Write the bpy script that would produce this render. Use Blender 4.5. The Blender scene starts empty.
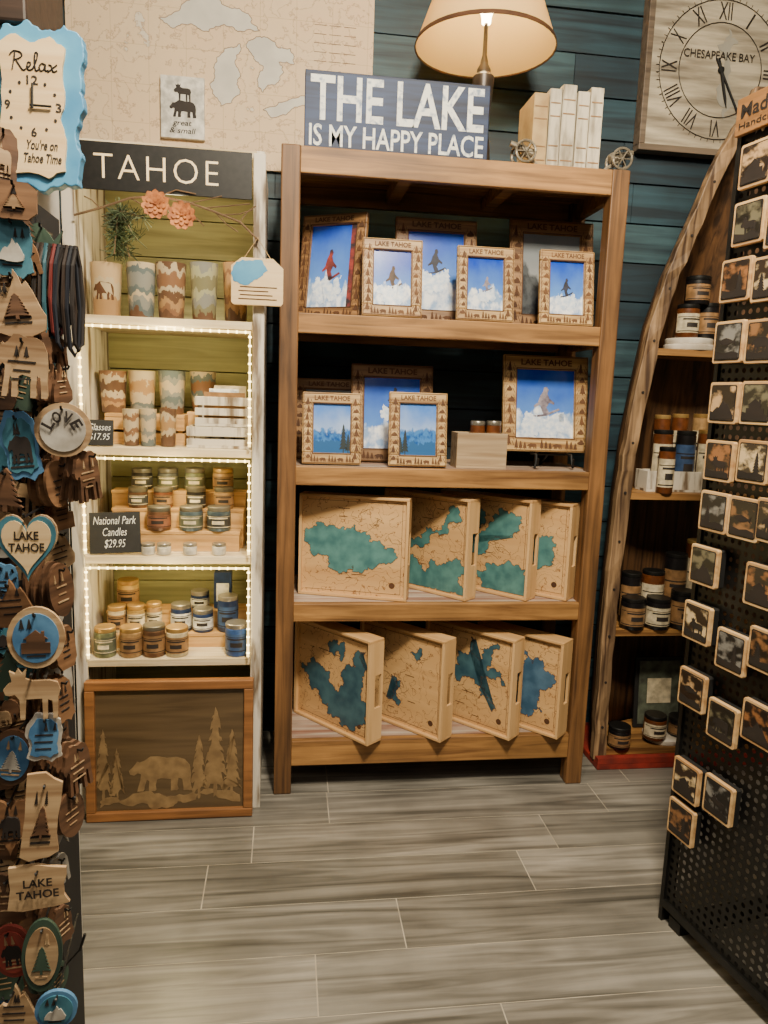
import bpy,bmesh,math,random
from mathutils import Vector,Matrix
from math import sin,cos,pi,radians
R=random.Random(11)
S=bpy.context.scene;C=S.collection
H=1.30;F=740.0
th,ph,ro=radians(7.7),radians(8.95),radians(2.0)
Zv=Vector((0,0,1));fh=Vector((sin(th),cos(th),0));rh=Vector((cos(th),-sin(th),0))
fwd=cos(ph)*fh-sin(ph)*Zv;up0=sin(ph)*fh+cos(ph)*Zv
cr=cos(ro)*rh+sin(ro)*up0;cu_=-sin(ro)*rh+cos(ro)*up0
CAM=Vector((0,0,H))
def ray(px,py):return fwd*F+cr*(px-384)+cu_*(512-py)
def onY(px,py,Y):
    d=ray(px,py);return CAM+d*(Y/d.y)
def onZ(px,py,z):
    d=ray(px,py);return CAM+d*((z-H)/d.z)
def onP(px,py,p0,n):
    d=ray(px,py);return CAM+d*((p0-CAM).dot(n)/d.dot(n))
cam=bpy.data.cameras.new('camera');co=bpy.data.objects.new('camera',cam);C.objects.link(co)
cam.sensor_fit='VERTICAL';cam.sensor_height=36;cam.lens=F/1024*36;cam.clip_start=.02
M=Matrix.Identity(4)
for i,v in enumerate((cr,cu_,-fwd)):
    for k in range(3):M[k][i]=v[k]
M.translation=CAM;co.matrix_world=M;S.camera=co
# ---------- text cache
TX={}
def mk_text(s,off=0.0,sp=1.0,shear=0,spc=1):
    cu=bpy.data.curves.new('t','FONT');cu.body=s;cu.align_x='CENTER';cu.offset=off;cu.space_line=sp;cu.resolution_u=3;cu.shear=shear;cu.space_character=spc
    o=bpy.data.objects.new('t',cu);C.objects.link(o);bpy.context.view_layer.update()
    dg=bpy.context.evaluated_depsgraph_get()
    me=bpy.data.meshes.new_from_object(o.evaluated_get(dg))
    xs=[v.co.x for v in me.vertices];ys=[v.co.y for v in me.vertices]
    ax,bx,ay,by=min(xs),max(xs),min(ys),max(ys)
    TX[s]=([((v.co.x-ax)/(bx-ax),(v.co.y-ay)/(by-ay)) for v in me.vertices],[tuple(p.vertices) for p in me.polygons])
    bpy.data.objects.remove(o);bpy.data.curves.remove(cu);bpy.data.meshes.remove(me)
for s,o,sh in (('THE LAKE',.018,0),('IS MY HAPPY PLACE',.014,0),('CHESAPEAKE BAY',.012,0),("You're on\nTahoe Time",.015,.3),
    ('LAKE\nTAHOE',.025,0),('L',.03,0),('O',.03,0),('V ',.03,0),('E',.03,0),('National Park\nCandles\n$29.95',-.004,.25),('Glasses\n$17.95',.0,.25),('LAKE TAHOE',.03,0),('Made',.02,0),('Handcrafted',.01,0),('great\n& small',.01,.2)):mk_text(s,o,1,sh)
mk_text('TAHOE',-.012,1,0,1.18)
for s in ('I','II','III','IV','V','VI','VII','VIII','IX','X','XI','XII'):mk_text(s,.006)
for s in ('3','6','9','12'):mk_text(s,.015)
def text(bm,s,x0,x1,z0,z1,y,M=None):
    vs,fs=TX[s]
    nv=[]
    for a,b in vs:
        p=Vector((x0+a*(x1-x0),y,z0+b*(z1-z0)))
        nv.append(bm.verts.new(M@p if M else p))
    for f in fs:
        try:bm.faces.new([nv[i] for i in f])
        except ValueError:pass
# ---------- materials
def g(r,gg,b):
    f=lambda c:(c/255/12.92 if c/255<=.04045 else ((c/255+.055)/1.055)**2.4)
    return (f(r),f(gg),f(b))
def mat(name,c,c2=None,rough=.6,metal=0,scale=(12,12,12),detail=5,bump=0,lo=.35,hi=.65,emit=0,dist=0,coord='Object',lines=0,patch=0):
    m=bpy.data.materials.new(name);m.use_nodes=True;nt=m.node_tree;b=nt.nodes['Principled BSDF'];N=nt.nodes.new;L=nt.links.new
    if c2 is None:c2=tuple(x*.75 for x in c)
    tc=N('ShaderNodeTexCoord');mp=N('ShaderNodeMapping');mp.inputs['Scale'].default_value=scale
    oi=N('ShaderNodeObjectInfo');mm=N('ShaderNodeMath');mm.operation='MULTIPLY';mm.inputs[1].default_value=37
    L(tc.outputs[coord],mp.inputs['Vector']);L(oi.outputs['Random'],mm.inputs[0]);L(mm.outputs[0],mp.inputs['Location'])
    n=N('ShaderNodeTexNoise');n.inputs['Scale'].default_value=1;n.inputs['Detail'].default_value=detail;n.inputs['Distortion'].default_value=dist
    L(mp.outputs['Vector'],n.inputs['Vector'])
    r=N('ShaderNodeValToRGB');r.color_ramp.elements[0].position=lo;r.color_ramp.elements[1].position=hi
    r.color_ramp.elements[0].color=(*c2,1);r.color_ramp.elements[1].color=(*c,1)
    L(n.outputs[0],r.inputs[0]);out=r.outputs[0]
    if lines or patch:
        ad=N('ShaderNodeVectorMath');ad.operation='ADD';L(tc.outputs['Object'],ad.inputs[0]);L(mm.outputs[0],ad.inputs[1])
        n2=N('ShaderNodeTexNoise');n2.inputs['Scale'].default_value=8 if lines else 4;n2.inputs['Detail'].default_value=5;L(ad.outputs[0],n2.inputs['Vector'])
    if lines:   # fine engraved contour lines
        q=N('ShaderNodeMath');q.operation='MULTIPLY';q.inputs[1].default_value=lines;L(n2.outputs[0],q.inputs[0])
        fr=N('ShaderNodeMath');fr.operation='FRACT';L(q.outputs[0],fr.inputs[0])
        lt=N('ShaderNodeMath');lt.operation='LESS_THAN';lt.inputs[1].default_value=.07;L(fr.outputs[0],lt.inputs[0])
        mi=N('ShaderNodeMix');mi.data_type='RGBA';L(lt.outputs[0],mi.inputs[0]);L(out,mi.inputs[6]);mi.inputs[7].default_value=(*g(144,102,62),1);out=mi.outputs[2]
    if patch:   # weathered darker patches
        rp=N('ShaderNodeMapRange');rp.inputs[1].default_value=.35;rp.inputs[2].default_value=.65;rp.inputs[3].default_value=1-patch;rp.inputs[4].default_value=1;L(n2.outputs[0],rp.inputs[0])
        mi=N('ShaderNodeMix');mi.data_type='RGBA';mi.blend_type='MULTIPLY';mi.inputs[0].default_value=1;L(out,mi.inputs[6]);L(rp.outputs[0],mi.inputs[7]);out=mi.outputs[2]
    L(out,b.inputs['Base Color'])
    b.inputs['Roughness'].default_value=rough;b.inputs['Metallic'].default_value=metal
    if bump:
        bp=N('ShaderNodeBump');bp.inputs['Strength'].default_value=bump;bp.inputs['Distance'].default_value=.003
        L(n.outputs[0],bp.inputs['Height']);L(bp.outputs[0],b.inputs['Normal'])
    if emit:
        L(r.outputs[0],b.inputs['Emission Color']);b.inputs['Emission Strength'].default_value=emit
    return m
def wood(name,c1,c2,axis='x',rough=.55,k=1,bump=.15,lo=.3,hi=.7,lines=0,patch=0,detail=5,dist=.7):
    s={'x':(2.5,45,45),'y':(45,2.5,45),'z':(45,45,2.5)}[axis]
    return mat(name,c1,c2,rough,scale=tuple(v*k for v in s),bump=bump,dist=dist,lo=lo,hi=hi,lines=lines,patch=patch,detail=detail)
def photo(name,seed,skyA,skyB,l1,l2,lvl=.4,amp=.6,ls=7,nx=2.5,haze=0):
    m=bpy.data.materials.new(name);m.use_nodes=True;nt=m.node_tree;b=nt.nodes['Principled BSDF'];N=nt.nodes.new;L=nt.links.new
    tc=N('ShaderNodeTexCoord');sx=N('ShaderNodeSeparateXYZ');L(tc.outputs['Generated'],sx.inputs[0])
    X=sx.outputs[0];Z=sx.outputs[2]
    def math_(op,a,bb):
        n=N('ShaderNodeMath');n.operation=op
        for i,v in enumerate((a,bb)):
            if hasattr(v,'links'):L(v,n.inputs[i])
            else:n.inputs[i].default_value=v
        return n.outputs[0]
    def noise(vec,sc):
        n=N('ShaderNodeTexNoise');n.inputs['Scale'].default_value=sc;n.inputs['Detail'].default_value=7;L(vec,n.inputs['Vector']);return n.outputs[0]
    def mix(f,a,bb):
        n=N('ShaderNodeMix');n.data_type='RGBA'
        L(f,n.inputs[0])
        for i,v in ((6,a),(7,bb)):
            if hasattr(v,'links'):L(v,n.inputs[i])
            else:n.inputs[i].default_value=(*v,1)
        return n.outputs[2]
    c1=N('ShaderNodeCombineXYZ');L(X,c1.inputs[0]);c1.inputs[1].default_value=seed
    c2=N('ShaderNodeCombineXYZ');L(X,c2.inputs[0]);L(Z,c2.inputs[1]);c2.inputs[2].default_value=seed
    n1=noise(c1.outputs[0],nx);n2=noise(c2.outputs[0],ls);n3=noise(c2.outputs[0],2.2)
    hgt=math_('ADD',math_('MULTIPLY',math_('SUBTRACT',n1,.5),amp*2),lvl)
    msk=N('ShaderNodeMapRange');msk.inputs[1].default_value=-.03;msk.inputs[2].default_value=.03
    L(math_('ADD',math_('SUBTRACT',hgt,Z),math_('MULTIPLY',math_('SUBTRACT',n2,.5),.3)),msk.inputs[0]);msk=msk.outputs[0]
    zz=math_('ADD',Z,math_('MULTIPLY',math_('SUBTRACT',n3,.5),.7))
    sky=mix(zz,skyB,skyA)
    rp=N('ShaderNodeValToRGB');rp.color_ramp.elements[0].position=.40;rp.color_ramp.elements[1].position=.6;rp.color_ramp.elements[0].color=(*l2,1);rp.color_ramp.elements[1].color=(*l1,1);L(n2,rp.inputs[0])
    out=mix(msk,sky,rp.outputs[0])
    if haze:
        h2=math_('ADD',math_('MULTIPLY',math_('SUBTRACT',noise(c1.outputs[0],9),.5),.35),lvl-haze)
        out=mix(math_('LESS_THAN',Z,h2),out,tuple(x*.55 for x in l1))
    L(out,b.inputs['Base Color']);b.inputs['Roughness'].default_value=.2
    return m
def bands(name,seed,cols):
    m=bpy.data.materials.new(name);m.use_nodes=True;nt=m.node_tree;b=nt.nodes['Principled BSDF'];N=nt.nodes.new;L=nt.links.new
    tc=N('ShaderNodeTexCoord');sx=N('ShaderNodeSeparateXYZ');L(tc.outputs['Generated'],sx.inputs[0])
    mp=N('ShaderNodeMapping');mp.inputs['Location'].default_value=(seed,seed*.7,0);L(tc.outputs['Generated'],mp.inputs['Vector'])
    n=N('ShaderNodeTexNoise');n.inputs['Scale'].default_value=3.5;n.inputs['Detail'].default_value=7;L(mp.outputs[0],n.inputs['Vector'])
    a=N('ShaderNodeMath');a.operation='MULTIPLY_ADD';a.inputs[1].default_value=.6;L(n.outputs[0],a.inputs[0]);L(sx.outputs[2],a.inputs[2])
    s=N('ShaderNodeMath');s.operation='SUBTRACT';s.inputs[1].default_value=.30;L(a.outputs[0],s.inputs[0])
    cols=list(cols)+list(cols[::-1][:3]) if len(cols)>3 else cols
    r=N('ShaderNodeValToRGB');r.color_ramp.interpolation='CONSTANT';e=r.color_ramp.elements
    e[0].position=0;e[0].color=(*g(*cols[0]),1);e[1].position=1/len(cols);e[1].color=(*g(*cols[1]),1)
    for i in range(2,len(cols)):
        q=e.new(i/len(cols));q.color=(*g(*cols[i]),1)
    L(s.outputs[0],r.inputs[0]);L(r.outputs[0],b.inputs['Base Color']);b.inputs['Roughness'].default_value=.3
    return m
# ---------- geometry
nb=bmesh.new
def box(bm,x0,x1,y0,y1,z0,z1,M=None):
    P=[(x,y,z) for z in(z0,z1) for y in(y0,y1) for x in(x0,x1)]
    v=[bm.verts.new((M@Vector(p)) if M else p) for p in P]
    return [bm.faces.new([v[i] for i in q]) for q in((0,2,3,1),(4,5,7,6),(0,1,5,4),(2,6,7,3),(0,4,6,2),(1,3,7,5))]
def tube(bm,pts,r,seg=8,rr=None):
    pts=[Vector(p) for p in pts];rings=[]
    for i,p in enumerate(pts):
        d=(pts[min(i+1,len(pts)-1)]-pts[max(i-1,0)]).normalized()
        a=d.cross(Vector((.31,.17,.93)));
        if a.length<.1:a=d.cross(Vector((1,0,0)))
        a.normalize();b=d.cross(a)
        q=rr[i] if rr else r
        rings.append([bm.verts.new(p+q*(cos(2*pi*k/seg)*a+sin(2*pi*k/seg)*b)) for k in range(seg)])
    for i in range(len(rings)-1):
        for k in range(seg):bm.faces.new((rings[i][k],rings[i][(k+1)%seg],rings[i+1][(k+1)%seg],rings[i+1][k]))
    bm.faces.new(rings[0][::-1]);bm.faces.new(rings[-1])
def smooth_pts(P,n=5):
    P=[Vector((p[0],0,p[1])) for p in P];o=[]
    for i in range(len(P)-1):
        a,b,c,d=P[max(i-1,0)],P[i],P[i+1],P[min(i+2,len(P)-1)]
        for k in range(n):
            t=k/n;o.append(.5*((2*b)+(c-a)*t+(2*a-5*b+4*c-d)*t*t+(3*b-a-3*c+d)*t**3))
    return o+[P[-1]]
def lathe(bm,prof,seg=20,c=(0,0,0),a0=0,a1=2*pi):
    full=abs(a1-a0-2*pi)<1e-4;n=seg if full else seg+1;rings=[]
    for r,z in prof:
        if r<1e-6:rings.append([bm.verts.new((c[0],c[1],c[2]+z))])
        else:rings.append([bm.verts.new((c[0]+r*cos(a0+(a1-a0)*k/seg),c[1]+r*sin(a0+(a1-a0)*k/seg),c[2]+z)) for k in range(n)])
    for A,B in zip(rings,rings[1:]):
        for k in range(seg):
            k2=(k+1)%n
            if len(A)==1 and len(B)==1:continue
            if len(A)==1:bm.faces.new((A[0],B[k2],B[k]))
            elif len(B)==1:bm.faces.new((A[k],A[k2],B[0]))
            else:bm.faces.new((A[k],A[k2],B[k2],B[k]))
def prism(bm,pts,y0,y1,sx=1,sz=1,ox=0,oz=0,M=None):
    f=lambda p,y:(M@Vector((ox+p[0]*sx,y,oz+p[1]*sz))) if M else Vector((ox+p[0]*sx,y,oz+p[1]*sz))
    a=[bm.verts.new(f(p,y0)) for p in pts];b=[bm.verts.new(f(p,y1)) for p in pts]
    bm.faces.new(a);bm.faces.new(b[::-1]);n=len(pts)
    for i in range(n):bm.faces.new((a[i],b[i],b[(i+1)%n],a[(i+1)%n]))
def obj(name,bm,m,parent=None,loc=None,rot=None,bev=0,smooth=False,absol=False,recalc=True,kind=None):
    if recalc:bmesh.ops.recalc_face_normals(bm,faces=bm.faces[:])
    me=bpy.data.meshes.new(name);bm.to_mesh(me);bm.free()
    for k in (m if isinstance(m,(list,tuple)) else [m]):me.materials.append(k)
    if smooth:
        me.polygons.foreach_set('use_smooth',[True]*len(me.polygons));me.set_sharp_from_angle(angle=radians(38))
    o=bpy.data.objects.new(name,me);C.objects.link(o)
    if parent:o.parent=parent
    if absol and parent:o.location=-parent.location
    if loc:o.location=loc
    if rot:o.rotation_euler=rot
    if bev:
        b=o.modifiers.new('bevel','BEVEL');b.width=bev;b.segments=2;b.limit_method='ANGLE'
    if kind:o['kind']=kind
    return o
def tag(o,label,cat,group=None):
    o['label']=label;o['category']=cat
    if group:o['group']=group
    return o
def thing(name,label,cat,loc=(0,0,0),rotz=0,group=None):
    o=bpy.data.objects.new(name,None);C.objects.link(o);o.location=loc;o.rotation_euler=(0,0,rotz);o.empty_display_size=.05
    return tag(o,label,cat,group)
def struct(name,bm,m,**k):
    o=obj(name,bm,m,**k);o['kind']='structure';return o
def coast(pts,n=3,amp=.18,seed=1):
    q=random.Random(seed)
    for _ in range(n):
        out=[]
        for i,p in enumerate(pts):
            e=pts[(i+1)%len(pts)];dx,dz=e[0]-p[0],e[1]-p[1];k=q.uniform(-amp,amp)
            out+=[p,((p[0]+e[0])/2-dz*k,(p[1]+e[1])/2+dx*k)]
        pts=out
    return pts
def circ(n=28,rx=.5,rz=.5,cx=0,cz=0):return [(cx+rx*cos(2*pi*i/n),cz+rz*sin(2*pi*i/n)) for i in range(n)]
BEAR=[(.02,.30),(0,.36),(.06,.42),(.10,.47),(.13,.52),(.17,.50),(.24,.53),(.34,.60),(.45,.60),(.60,.57),(.75,.58),(.88,.54),(.96,.44),(.98,.30),(.97,.15),(.99,.03),(.97,0),(.86,0),(.86,.06),(.84,.2),(.78,.22),(.76,.10),(.78,.03),(.76,0),(.66,0),(.66,.08),(.66,.2),(.5,.22),(.44,.2),(.42,.1),(.43,.03),(.41,0),(.31,0),(.31,.06),(.32,.18),(.28,.2),(.25,.1),(.24,.03),(.22,0),(.13,0),(.14,.06),(.18,.2),(.19,.3),(.14,.32),(.08,.28)]
MOOSE=[(-.5,.1),(-.42,.2),(-.35,.25),(-.4,.45),(-.3,.4),(-.25,.5),(-.18,.4),(-.1,.5),(-.12,.3),(0,.25),(.3,.25),(.45,.2),(.5,.05),(.46,-.1),(.46,-.5),(.38,-.5),(.36,-.15),(.28,-.12),(.28,-.5),(.2,-.5),(.18,-.1),(-.1,-.1),(-.12,-.5),(-.2,-.5),(-.22,-.1),(-.3,0),(-.38,-.02),(-.46,0)]
SKIS=[(x-.5,z-.5) for x,z in [(.05,.12),(.02,.16),(.5,.23),(.88,.37),(.93,.33),(.55,.19)]]
SKIER=[(x-.5,z-.5) for x,z in [(.46,.21),(.60,.24),(.6,.3),(.54,.38),(.62,.5),(.75,.45),(.77,.5),(.62,.6),(.56,.72),(.6,.8),(.54,.88),(.46,.86),(.44,.76),(.36,.66),(.3,.5),(.18,.42),(.2,.38),(.36,.44),(.4,.34)]]
CABIN=[(-.5,-.5),(-.5,-.05),(-.32,-.05),(-.32,.12),(-.42,.12),(0,.5),(.2,.3),(.2,.44),(.3,.44),(.3,.22),(.42,.12),(.32,.12),(.32,-.05),(.5,-.05),(.5,-.5)]
FISH=[(-.5,0),(-.35,.16),(-.1,.24),(.18,.14),(.34,.05),(.5,.22),(.46,0),(.5,-.22),(.34,-.06),(.15,-.16),(-.1,-.22),(-.35,-.14)]
RECT=[(-.5,-.5),(.5,-.5),(.5,.5),(-.5,.5)]
def pine(n=7):
    l=[(0,1)]
    for i in range(n):
        t=(i+1)/n;w=.08+.4*t;z=1-.88*t
        l+=[(w,z),(w*.5,z+.03)]
    l[-1]=(.06,l[-1][1]);l+=[(.06,0)]
    return l+[(-x,z) for x,z in l[:0:-1]]
PINE=pine()
HEART=[(.5*(16*sin(t)**3)/16,.5*(13*cos(t)-5*cos(2*t)-2*cos(3*t)-cos(4*t))/15) for t in [2*pi*i/36 for i in range(36)]]
LAKE=[(-.2,.5),(.15,.48),(.34,.36),(.4,.1),(.36,-.15),(.42,-.38),(.2,-.5),(-.12,-.46),(-.36,-.4),(-.3,-.15),(-.42,.08),(-.34,.32)]
MOUNT=[(-.5,-.42),(-.42,-.1),(-.25,.12),(-.16,.08),(.02,.5),(.14,.25),(.22,.32),(.38,.02),(.5,-.2),(.46,-.42),(.2,-.5),(-.2,-.48)]
# ---------- material library
M_post=wood('shelf post brown wood',g(146,102,58),g(80,54,31),'z',patch=.35,detail=8,lo=.33,hi=.68,bump=.3)
M_rail=wood('shelf rail warm wood',g(188,138,78),g(110,74,39),'x',patch=.32,detail=8,lo=.33,hi=.68,bump=.3)
M_deck=wood('shelf deck reclaimed wood',g(196,182,164),g(140,96,78),'x',k=.8,patch=.3)
M_white=mat('distressed white paint',g(212,203,186),g(112,95,76),.7,scale=(34,34,5),bump=.15,lo=.36,hi=.52,detail=8)
M_green=wood('olive green boards',g(172,168,118),g(132,128,88),'x',.7,patch=.2)
M_shelfw=wood('pale painted shelf wood',g(228,214,184),g(180,158,118),'x')
M_black=mat('black metal',g(28,27,26),g(18,18,18),.45,.3,scale=(60,60,60))
M_blackm=mat('matte black',g(22,21,21),g(14,14,14),.7)
M_cream=mat('glowing cream letters',g(248,224,180),g(235,208,160),.5,emit=.3)  # lit look of the letters is a faint glow put into their colour
M_navy=wood('navy painted board',g(40,62,104),g(22,36,66),'x',.6,lo=.35,hi=.6,patch=.25)
M_whitep=mat('white letter paint',g(236,236,230),g(140,154,176),.6,scale=(60,60,60),lo=.3,hi=.48,detail=8)
M_tan=wood('light tray maple',g(218,176,120),g(194,150,98),'x',.45,.5,lines=14)
M_tanp=wood('plain tray maple',g(216,174,118),g(188,144,92),'x',.45,.5)
M_tanend=wood('pale tray end wood',g(226,186,132),g(196,154,100),'z',.45,.5)
M_teal=mat('teal water stain',g(88,138,134),g(60,106,108),.5,scale=(25,25,25))
M_teald=mat('dark teal water stain',g(70,106,116),g(46,78,92),.5,scale=(25,25,25))
M_bluew=mat('blue water stain',g(80,114,140),g(56,88,114),.5,scale=(25,25,25))
M_burn=mat('burnt line brown',g(92,58,32),g(66,40,22),.8)
M_carve=mat('carved relief brown',g(112,74,42),g(80,50,28),.7)
M_frameL=wood('light carved frame wood',g(214,178,118),g(136,96,54),'x',.5,1.6,.3)
M_frameD=wood('darker carved frame wood',g(164,122,76),g(98,68,40),'x',.5,1.6,.3)
M_crate=wood('light crate wood',g(214,172,112),g(168,126,74),'x')
M_gold=mat('pale wood silhouette',g(142,115,76),g(112,88,57),.6,scale=(30,30,30))
M_paneld=wood('etched grey brown panel',g(100,81,57),g(76,61,43),'x',.22)
M_bearfr=wood('honey tray frame wood',g(170,114,62),g(110,70,36),'x',patch=.25)
M_canoe=wood('canoe rim driftwood',g(176,142,104),g(80,58,42),'z',lo=.36,hi=.62,patch=.4,bump=.5,detail=8)
M_hull=wood('canoe hull inside',g(112,78,48),g(52,36,24),'z',lo=.36,hi=.66,patch=.35,bump=.3)
M_red=mat('worn red base paint',g(168,50,36),g(112,38,30),.6,patch=.25)
M_ring=mat('whitewashed ring',g(222,214,200),g(180,168,150),.7)
M_bronze=mat('grey cannon metal',g(158,148,130),g(96,88,76),.4,.35)
M_book=mat('weathered grey book cloth',g(206,196,174),g(142,132,114),.7,scale=(40,40,8),detail=8,lo=.36,hi=.58)
M_bookt=mat('tan book cloth',g(196,168,118),g(160,130,86),.7)
M_page=mat('book pages',g(236,226,200),g(206,194,166),.9,scale=(300,300,5))
M_brass=mat('grey lamp metal',g(88,78,68),g(54,46,40),.4,.4)
M_bulb=mat('glowing bulb',(1,.80,.48),(1,.80,.48),.3,emit=26)
M_led=mat('warm led bead',(1,.78,.32),(1,.78,.32),.3,emit=10)
M_wire=mat('glowing clear cord',(1,.74,.26),(1,.70,.22),.4,emit=3.6)
M_needle=mat('pine needle green',g(62,78,44),g(36,50,28),.7)
M_twig=mat('dry twig',g(116,92,66),g(80,60,42),.8)
M_leaf=mat('orange dry petals',g(204,130,70),g(146,80,42),.7,scale=(60,60,60))
M_string=mat('jute string',g(180,150,105),g(140,110,72),.9)
M_chalk=mat('chalkboard black',g(48,48,48),g(34,34,35),.8)
M_chalkw=mat('chalk white',g(230,230,226),g(200,200,198),.9,emit=.1)
M_skyblue=mat('blue clock paint',g(84,156,196),g(60,130,176),.5)
M_clockf=wood('pale birch face',g(232,204,158),g(212,178,128),'x',.5)
M_dark=mat('dark ink',g(42,34,30),g(30,24,22),.7)
def jm(n,a,b=None,r=.35,me=0):return mat(n,g(*a),g(*(b or tuple(int(x*.75) for x in a))),r,me,scale=(40,40,40))
J={'dark':jm('dark tin',(58,54,50),None,.35,.4),'grey':jm('grey tin',(112,114,112),None,.35,.4),'slate':jm('slate blue tin',(100,118,128),None,.35,.4),'tan':jm('tan wax jar',(180,142,94)),'brown':jm('brown tin',(116,84,62),None,.35,.4),
 'cream':jm('cream wax jar',(222,204,164)),'sage':jm('pale green tin',(132,138,104),None,.35,.3),'navy':jm('navy tin',(36,54,92)),'blue':jm('blue tin',(62,96,158)),'gold':jm('gold lidded jar',(196,160,92)),
 'amber':jm('amber glass jar',(110,60,28)),'black':jm('black glass jar',(24,22,24)),'white':jm('white tin',(226,220,206)),'rust':jm('rust tin',(132,80,54),None,.35,.4)}
LB={'cream':jm('cream paper label',(226,210,176)),'kraft':jm('kraft label',(156,118,78)),'white':jm('white label',(232,228,218)),'dark':jm('charcoal label',(66,66,64)),'blue':jm('blue label',(60,84,124)),'rust':jm('rust label',(138,90,66)),'olive':jm('olive label',(100,104,84))}
LID={'steel':mat('brushed steel lid',g(176,170,158),g(140,134,122),.3,.7),'brass':mat('brass lid',g(206,168,104),g(160,124,70),.35,.6),'dull':mat('dull pewter lid',g(128,122,108),g(92,86,74),.4,.5),'black':M_black,'wood':M_crate}
PH=[photo('ski photo %d'%i,3.1*i+1,g(18,66,196),g(110,165,235),g(250,252,255),g(150,180,222),.32+.05*(i%3),.4,ls=6,nx=3.5) for i in range(6)]
PH+=[photo('lake photo %d'%i,5.7*i+2,g(70,130,222),g(206,224,246),g(70,130,200),g(36,84,158),.46,.2,ls=9,haze=.2) for i in range(3)]
PH+=[photo('grey photo',9.9,g(120,128,136),g(160,160,158),g(82,86,90),g(52,54,58),.45,.6)]
# ---------- setting
fl=[wood('floor plank %d'%i,g(*a),g(*b),'x',.3,.65,.2,.31,.68,patch=.34,detail=8,dist=1.0) for i,(a,b) in enumerate([((154,149,139),(85,82,75)),((166,160,149),(96,92,84)),((143,138,128),(78,75,68)),((159,153,142),(89,85,78))])]
M_grout=mat('pale grout',g(186,176,158),g(158,148,130),.9)
bm=nb();w=.178
known={0:[onZ(328,808,0).x,onZ(600,800,0).x],1:[onZ(253,840,0).x,onZ(548,830,0).x],2:[onZ(205,885,0).x,onZ(525,868,0).x],3:[onZ(400,917,0).x],4:[onZ(316,970,0).x]}
for k in range(-4,21):
    y1=2.268-.178*k;y0=y1-.178
    if y1>2.9:continue
    js=sorted(known.get(k,[R.uniform(-.5,.5)]));
    while js[0]>-2.2:js.insert(0,js[0]-1.05)
    while js[-1]<2.9:js.append(js[-1]+1.05)
    for a,b in zip(js,js[1:]):
        t_=R.randrange(4)
        for f in box(bm,max(a,-2.1)+.0015,min(b,2.8)-.0015,y0+.0015,y1-.0015,-.012,0):f.material_index=t_
for f in box(bm,-2.1,2.8,-2.2,2.98,-.03,-.001):f.material_index=4
struct('floor',bm,fl+[M_grout])
tw=[wood('teal wall plank %d'%i,g(*a),g(*b),'x',.6,.8,.25,lo=.34,hi=.66,patch=.4,detail=8) for i,(a,b) in enumerate([((42,74,88),(18,36,47)),((30,56,70),(15,29,39)),((56,86,96),(24,44,55))])]
bm=nb();z=0
while z<3:
    x=-2.1-R.uniform(0,1)
    while x<2.8:
        x2=x+R.uniform(.9,1.6);m=R.randrange(3)
        for f in box(bm,max(x,-2.1)+.001,min(x2,2.8)-.001,2.73+R.uniform(0,.004),2.76,z+.002,min(z+.138,3)-.002):f.material_index=m
        x=x2
    z+=.14
for f in box(bm,-2.1,2.8,2.745,2.8,0,3):f.material_index=3
struct('wall_back',bm,tw+[M_blackm])
M_wl=mat('warm grey wall',g(120,108,94),g(104,94,80),.8)
bm=nb();box(bm,-2.15,-2.1,-2.2,2.8,0,3);struct('wall_left',bm,M_wl)
bm=nb();box(bm,2.8,2.85,-2.2,2.8,0,3);struct('wall_right',bm,M_wl)
bm=nb();box(bm,-2.15,2.85,-2.2,2.8,3,3.05);struct('ceiling',bm,mat('dark ceiling',g(70,62,54),g(56,50,44),.9))
px1=onY(60,200,1.6).x
bm=nb();box(bm,px1-.34,px1,1.42,1.6,0,3)
struct('trim_1',bm,mat('cream pillar paint',g(200,196,188),g(178,172,162),.7),bev=.006)
bm=nb();zb=onY(30,20,1.39).z;box(bm,px1-.36,px1+.012,1.40,1.62,zb,zb+.14)
struct('trim_2',bm,wood('dark beam wood',g(62,44,34),g(38,27,21),'x'),bev=.005)
# ---------- main shelf
SX0,SX1,SF,SB=-.025,1.025,2.265,2.655
t=thing('display_shelf','tall five-tier brown wooden shelf in the middle holding frames and trays','shelf',((SX0+SX1)/2,(SF+SB)/2,0))
for x in(SX0,SX1-.056):
    for y in(SF,SB-.056):
        bm=nb();box(bm,x,x+.056,y,y+.056,0,2.0);obj('post',bm,M_post,t,absol=True,bev=.004)
SZ=[1.535,1.079,.644,.183]
for i,z in enumerate([2.0]+SZ):
    th_=(.075 if i in(0,4) else .06)
    for y in(SF+.004,SB-.03):
        bm=nb();box(bm,SX0+.054,SX1-.054,y,y+.024,z-th_-(.012 if i==4 else 0),z-.001);obj('rail',bm,M_rail,t,absol=True,bev=.003)
    for x in(SX0+.012,SX1-.036):
        bm=nb();box(bm,x,x+.024,SF+.054,SB-.054,z-th_,z-.001);obj('side_rail',bm,M_rail,t,absol=True,bev=.003)
    bm=nb();n=3 if i else 4;d=(SB-.03-SF-.028)/n
    for k in range(n):box(bm,SX0+.03,SX1-.03,SF+.028+k*d+.001,SF+.028+(k+1)*d-.001,z-.02,z-.001)
    obj('shelf_board',bm,M_deck if i else M_rail,t,absol=True)
    if i==0:
        for q in range(2):
            xx=SX0+.35+.33*q;bm=nb();box(bm,xx,xx+.04,SF+.028,SB-.03,z-.06,z-.02);obj('cross_brace',bm,M_rail,t,absol=True)
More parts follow.
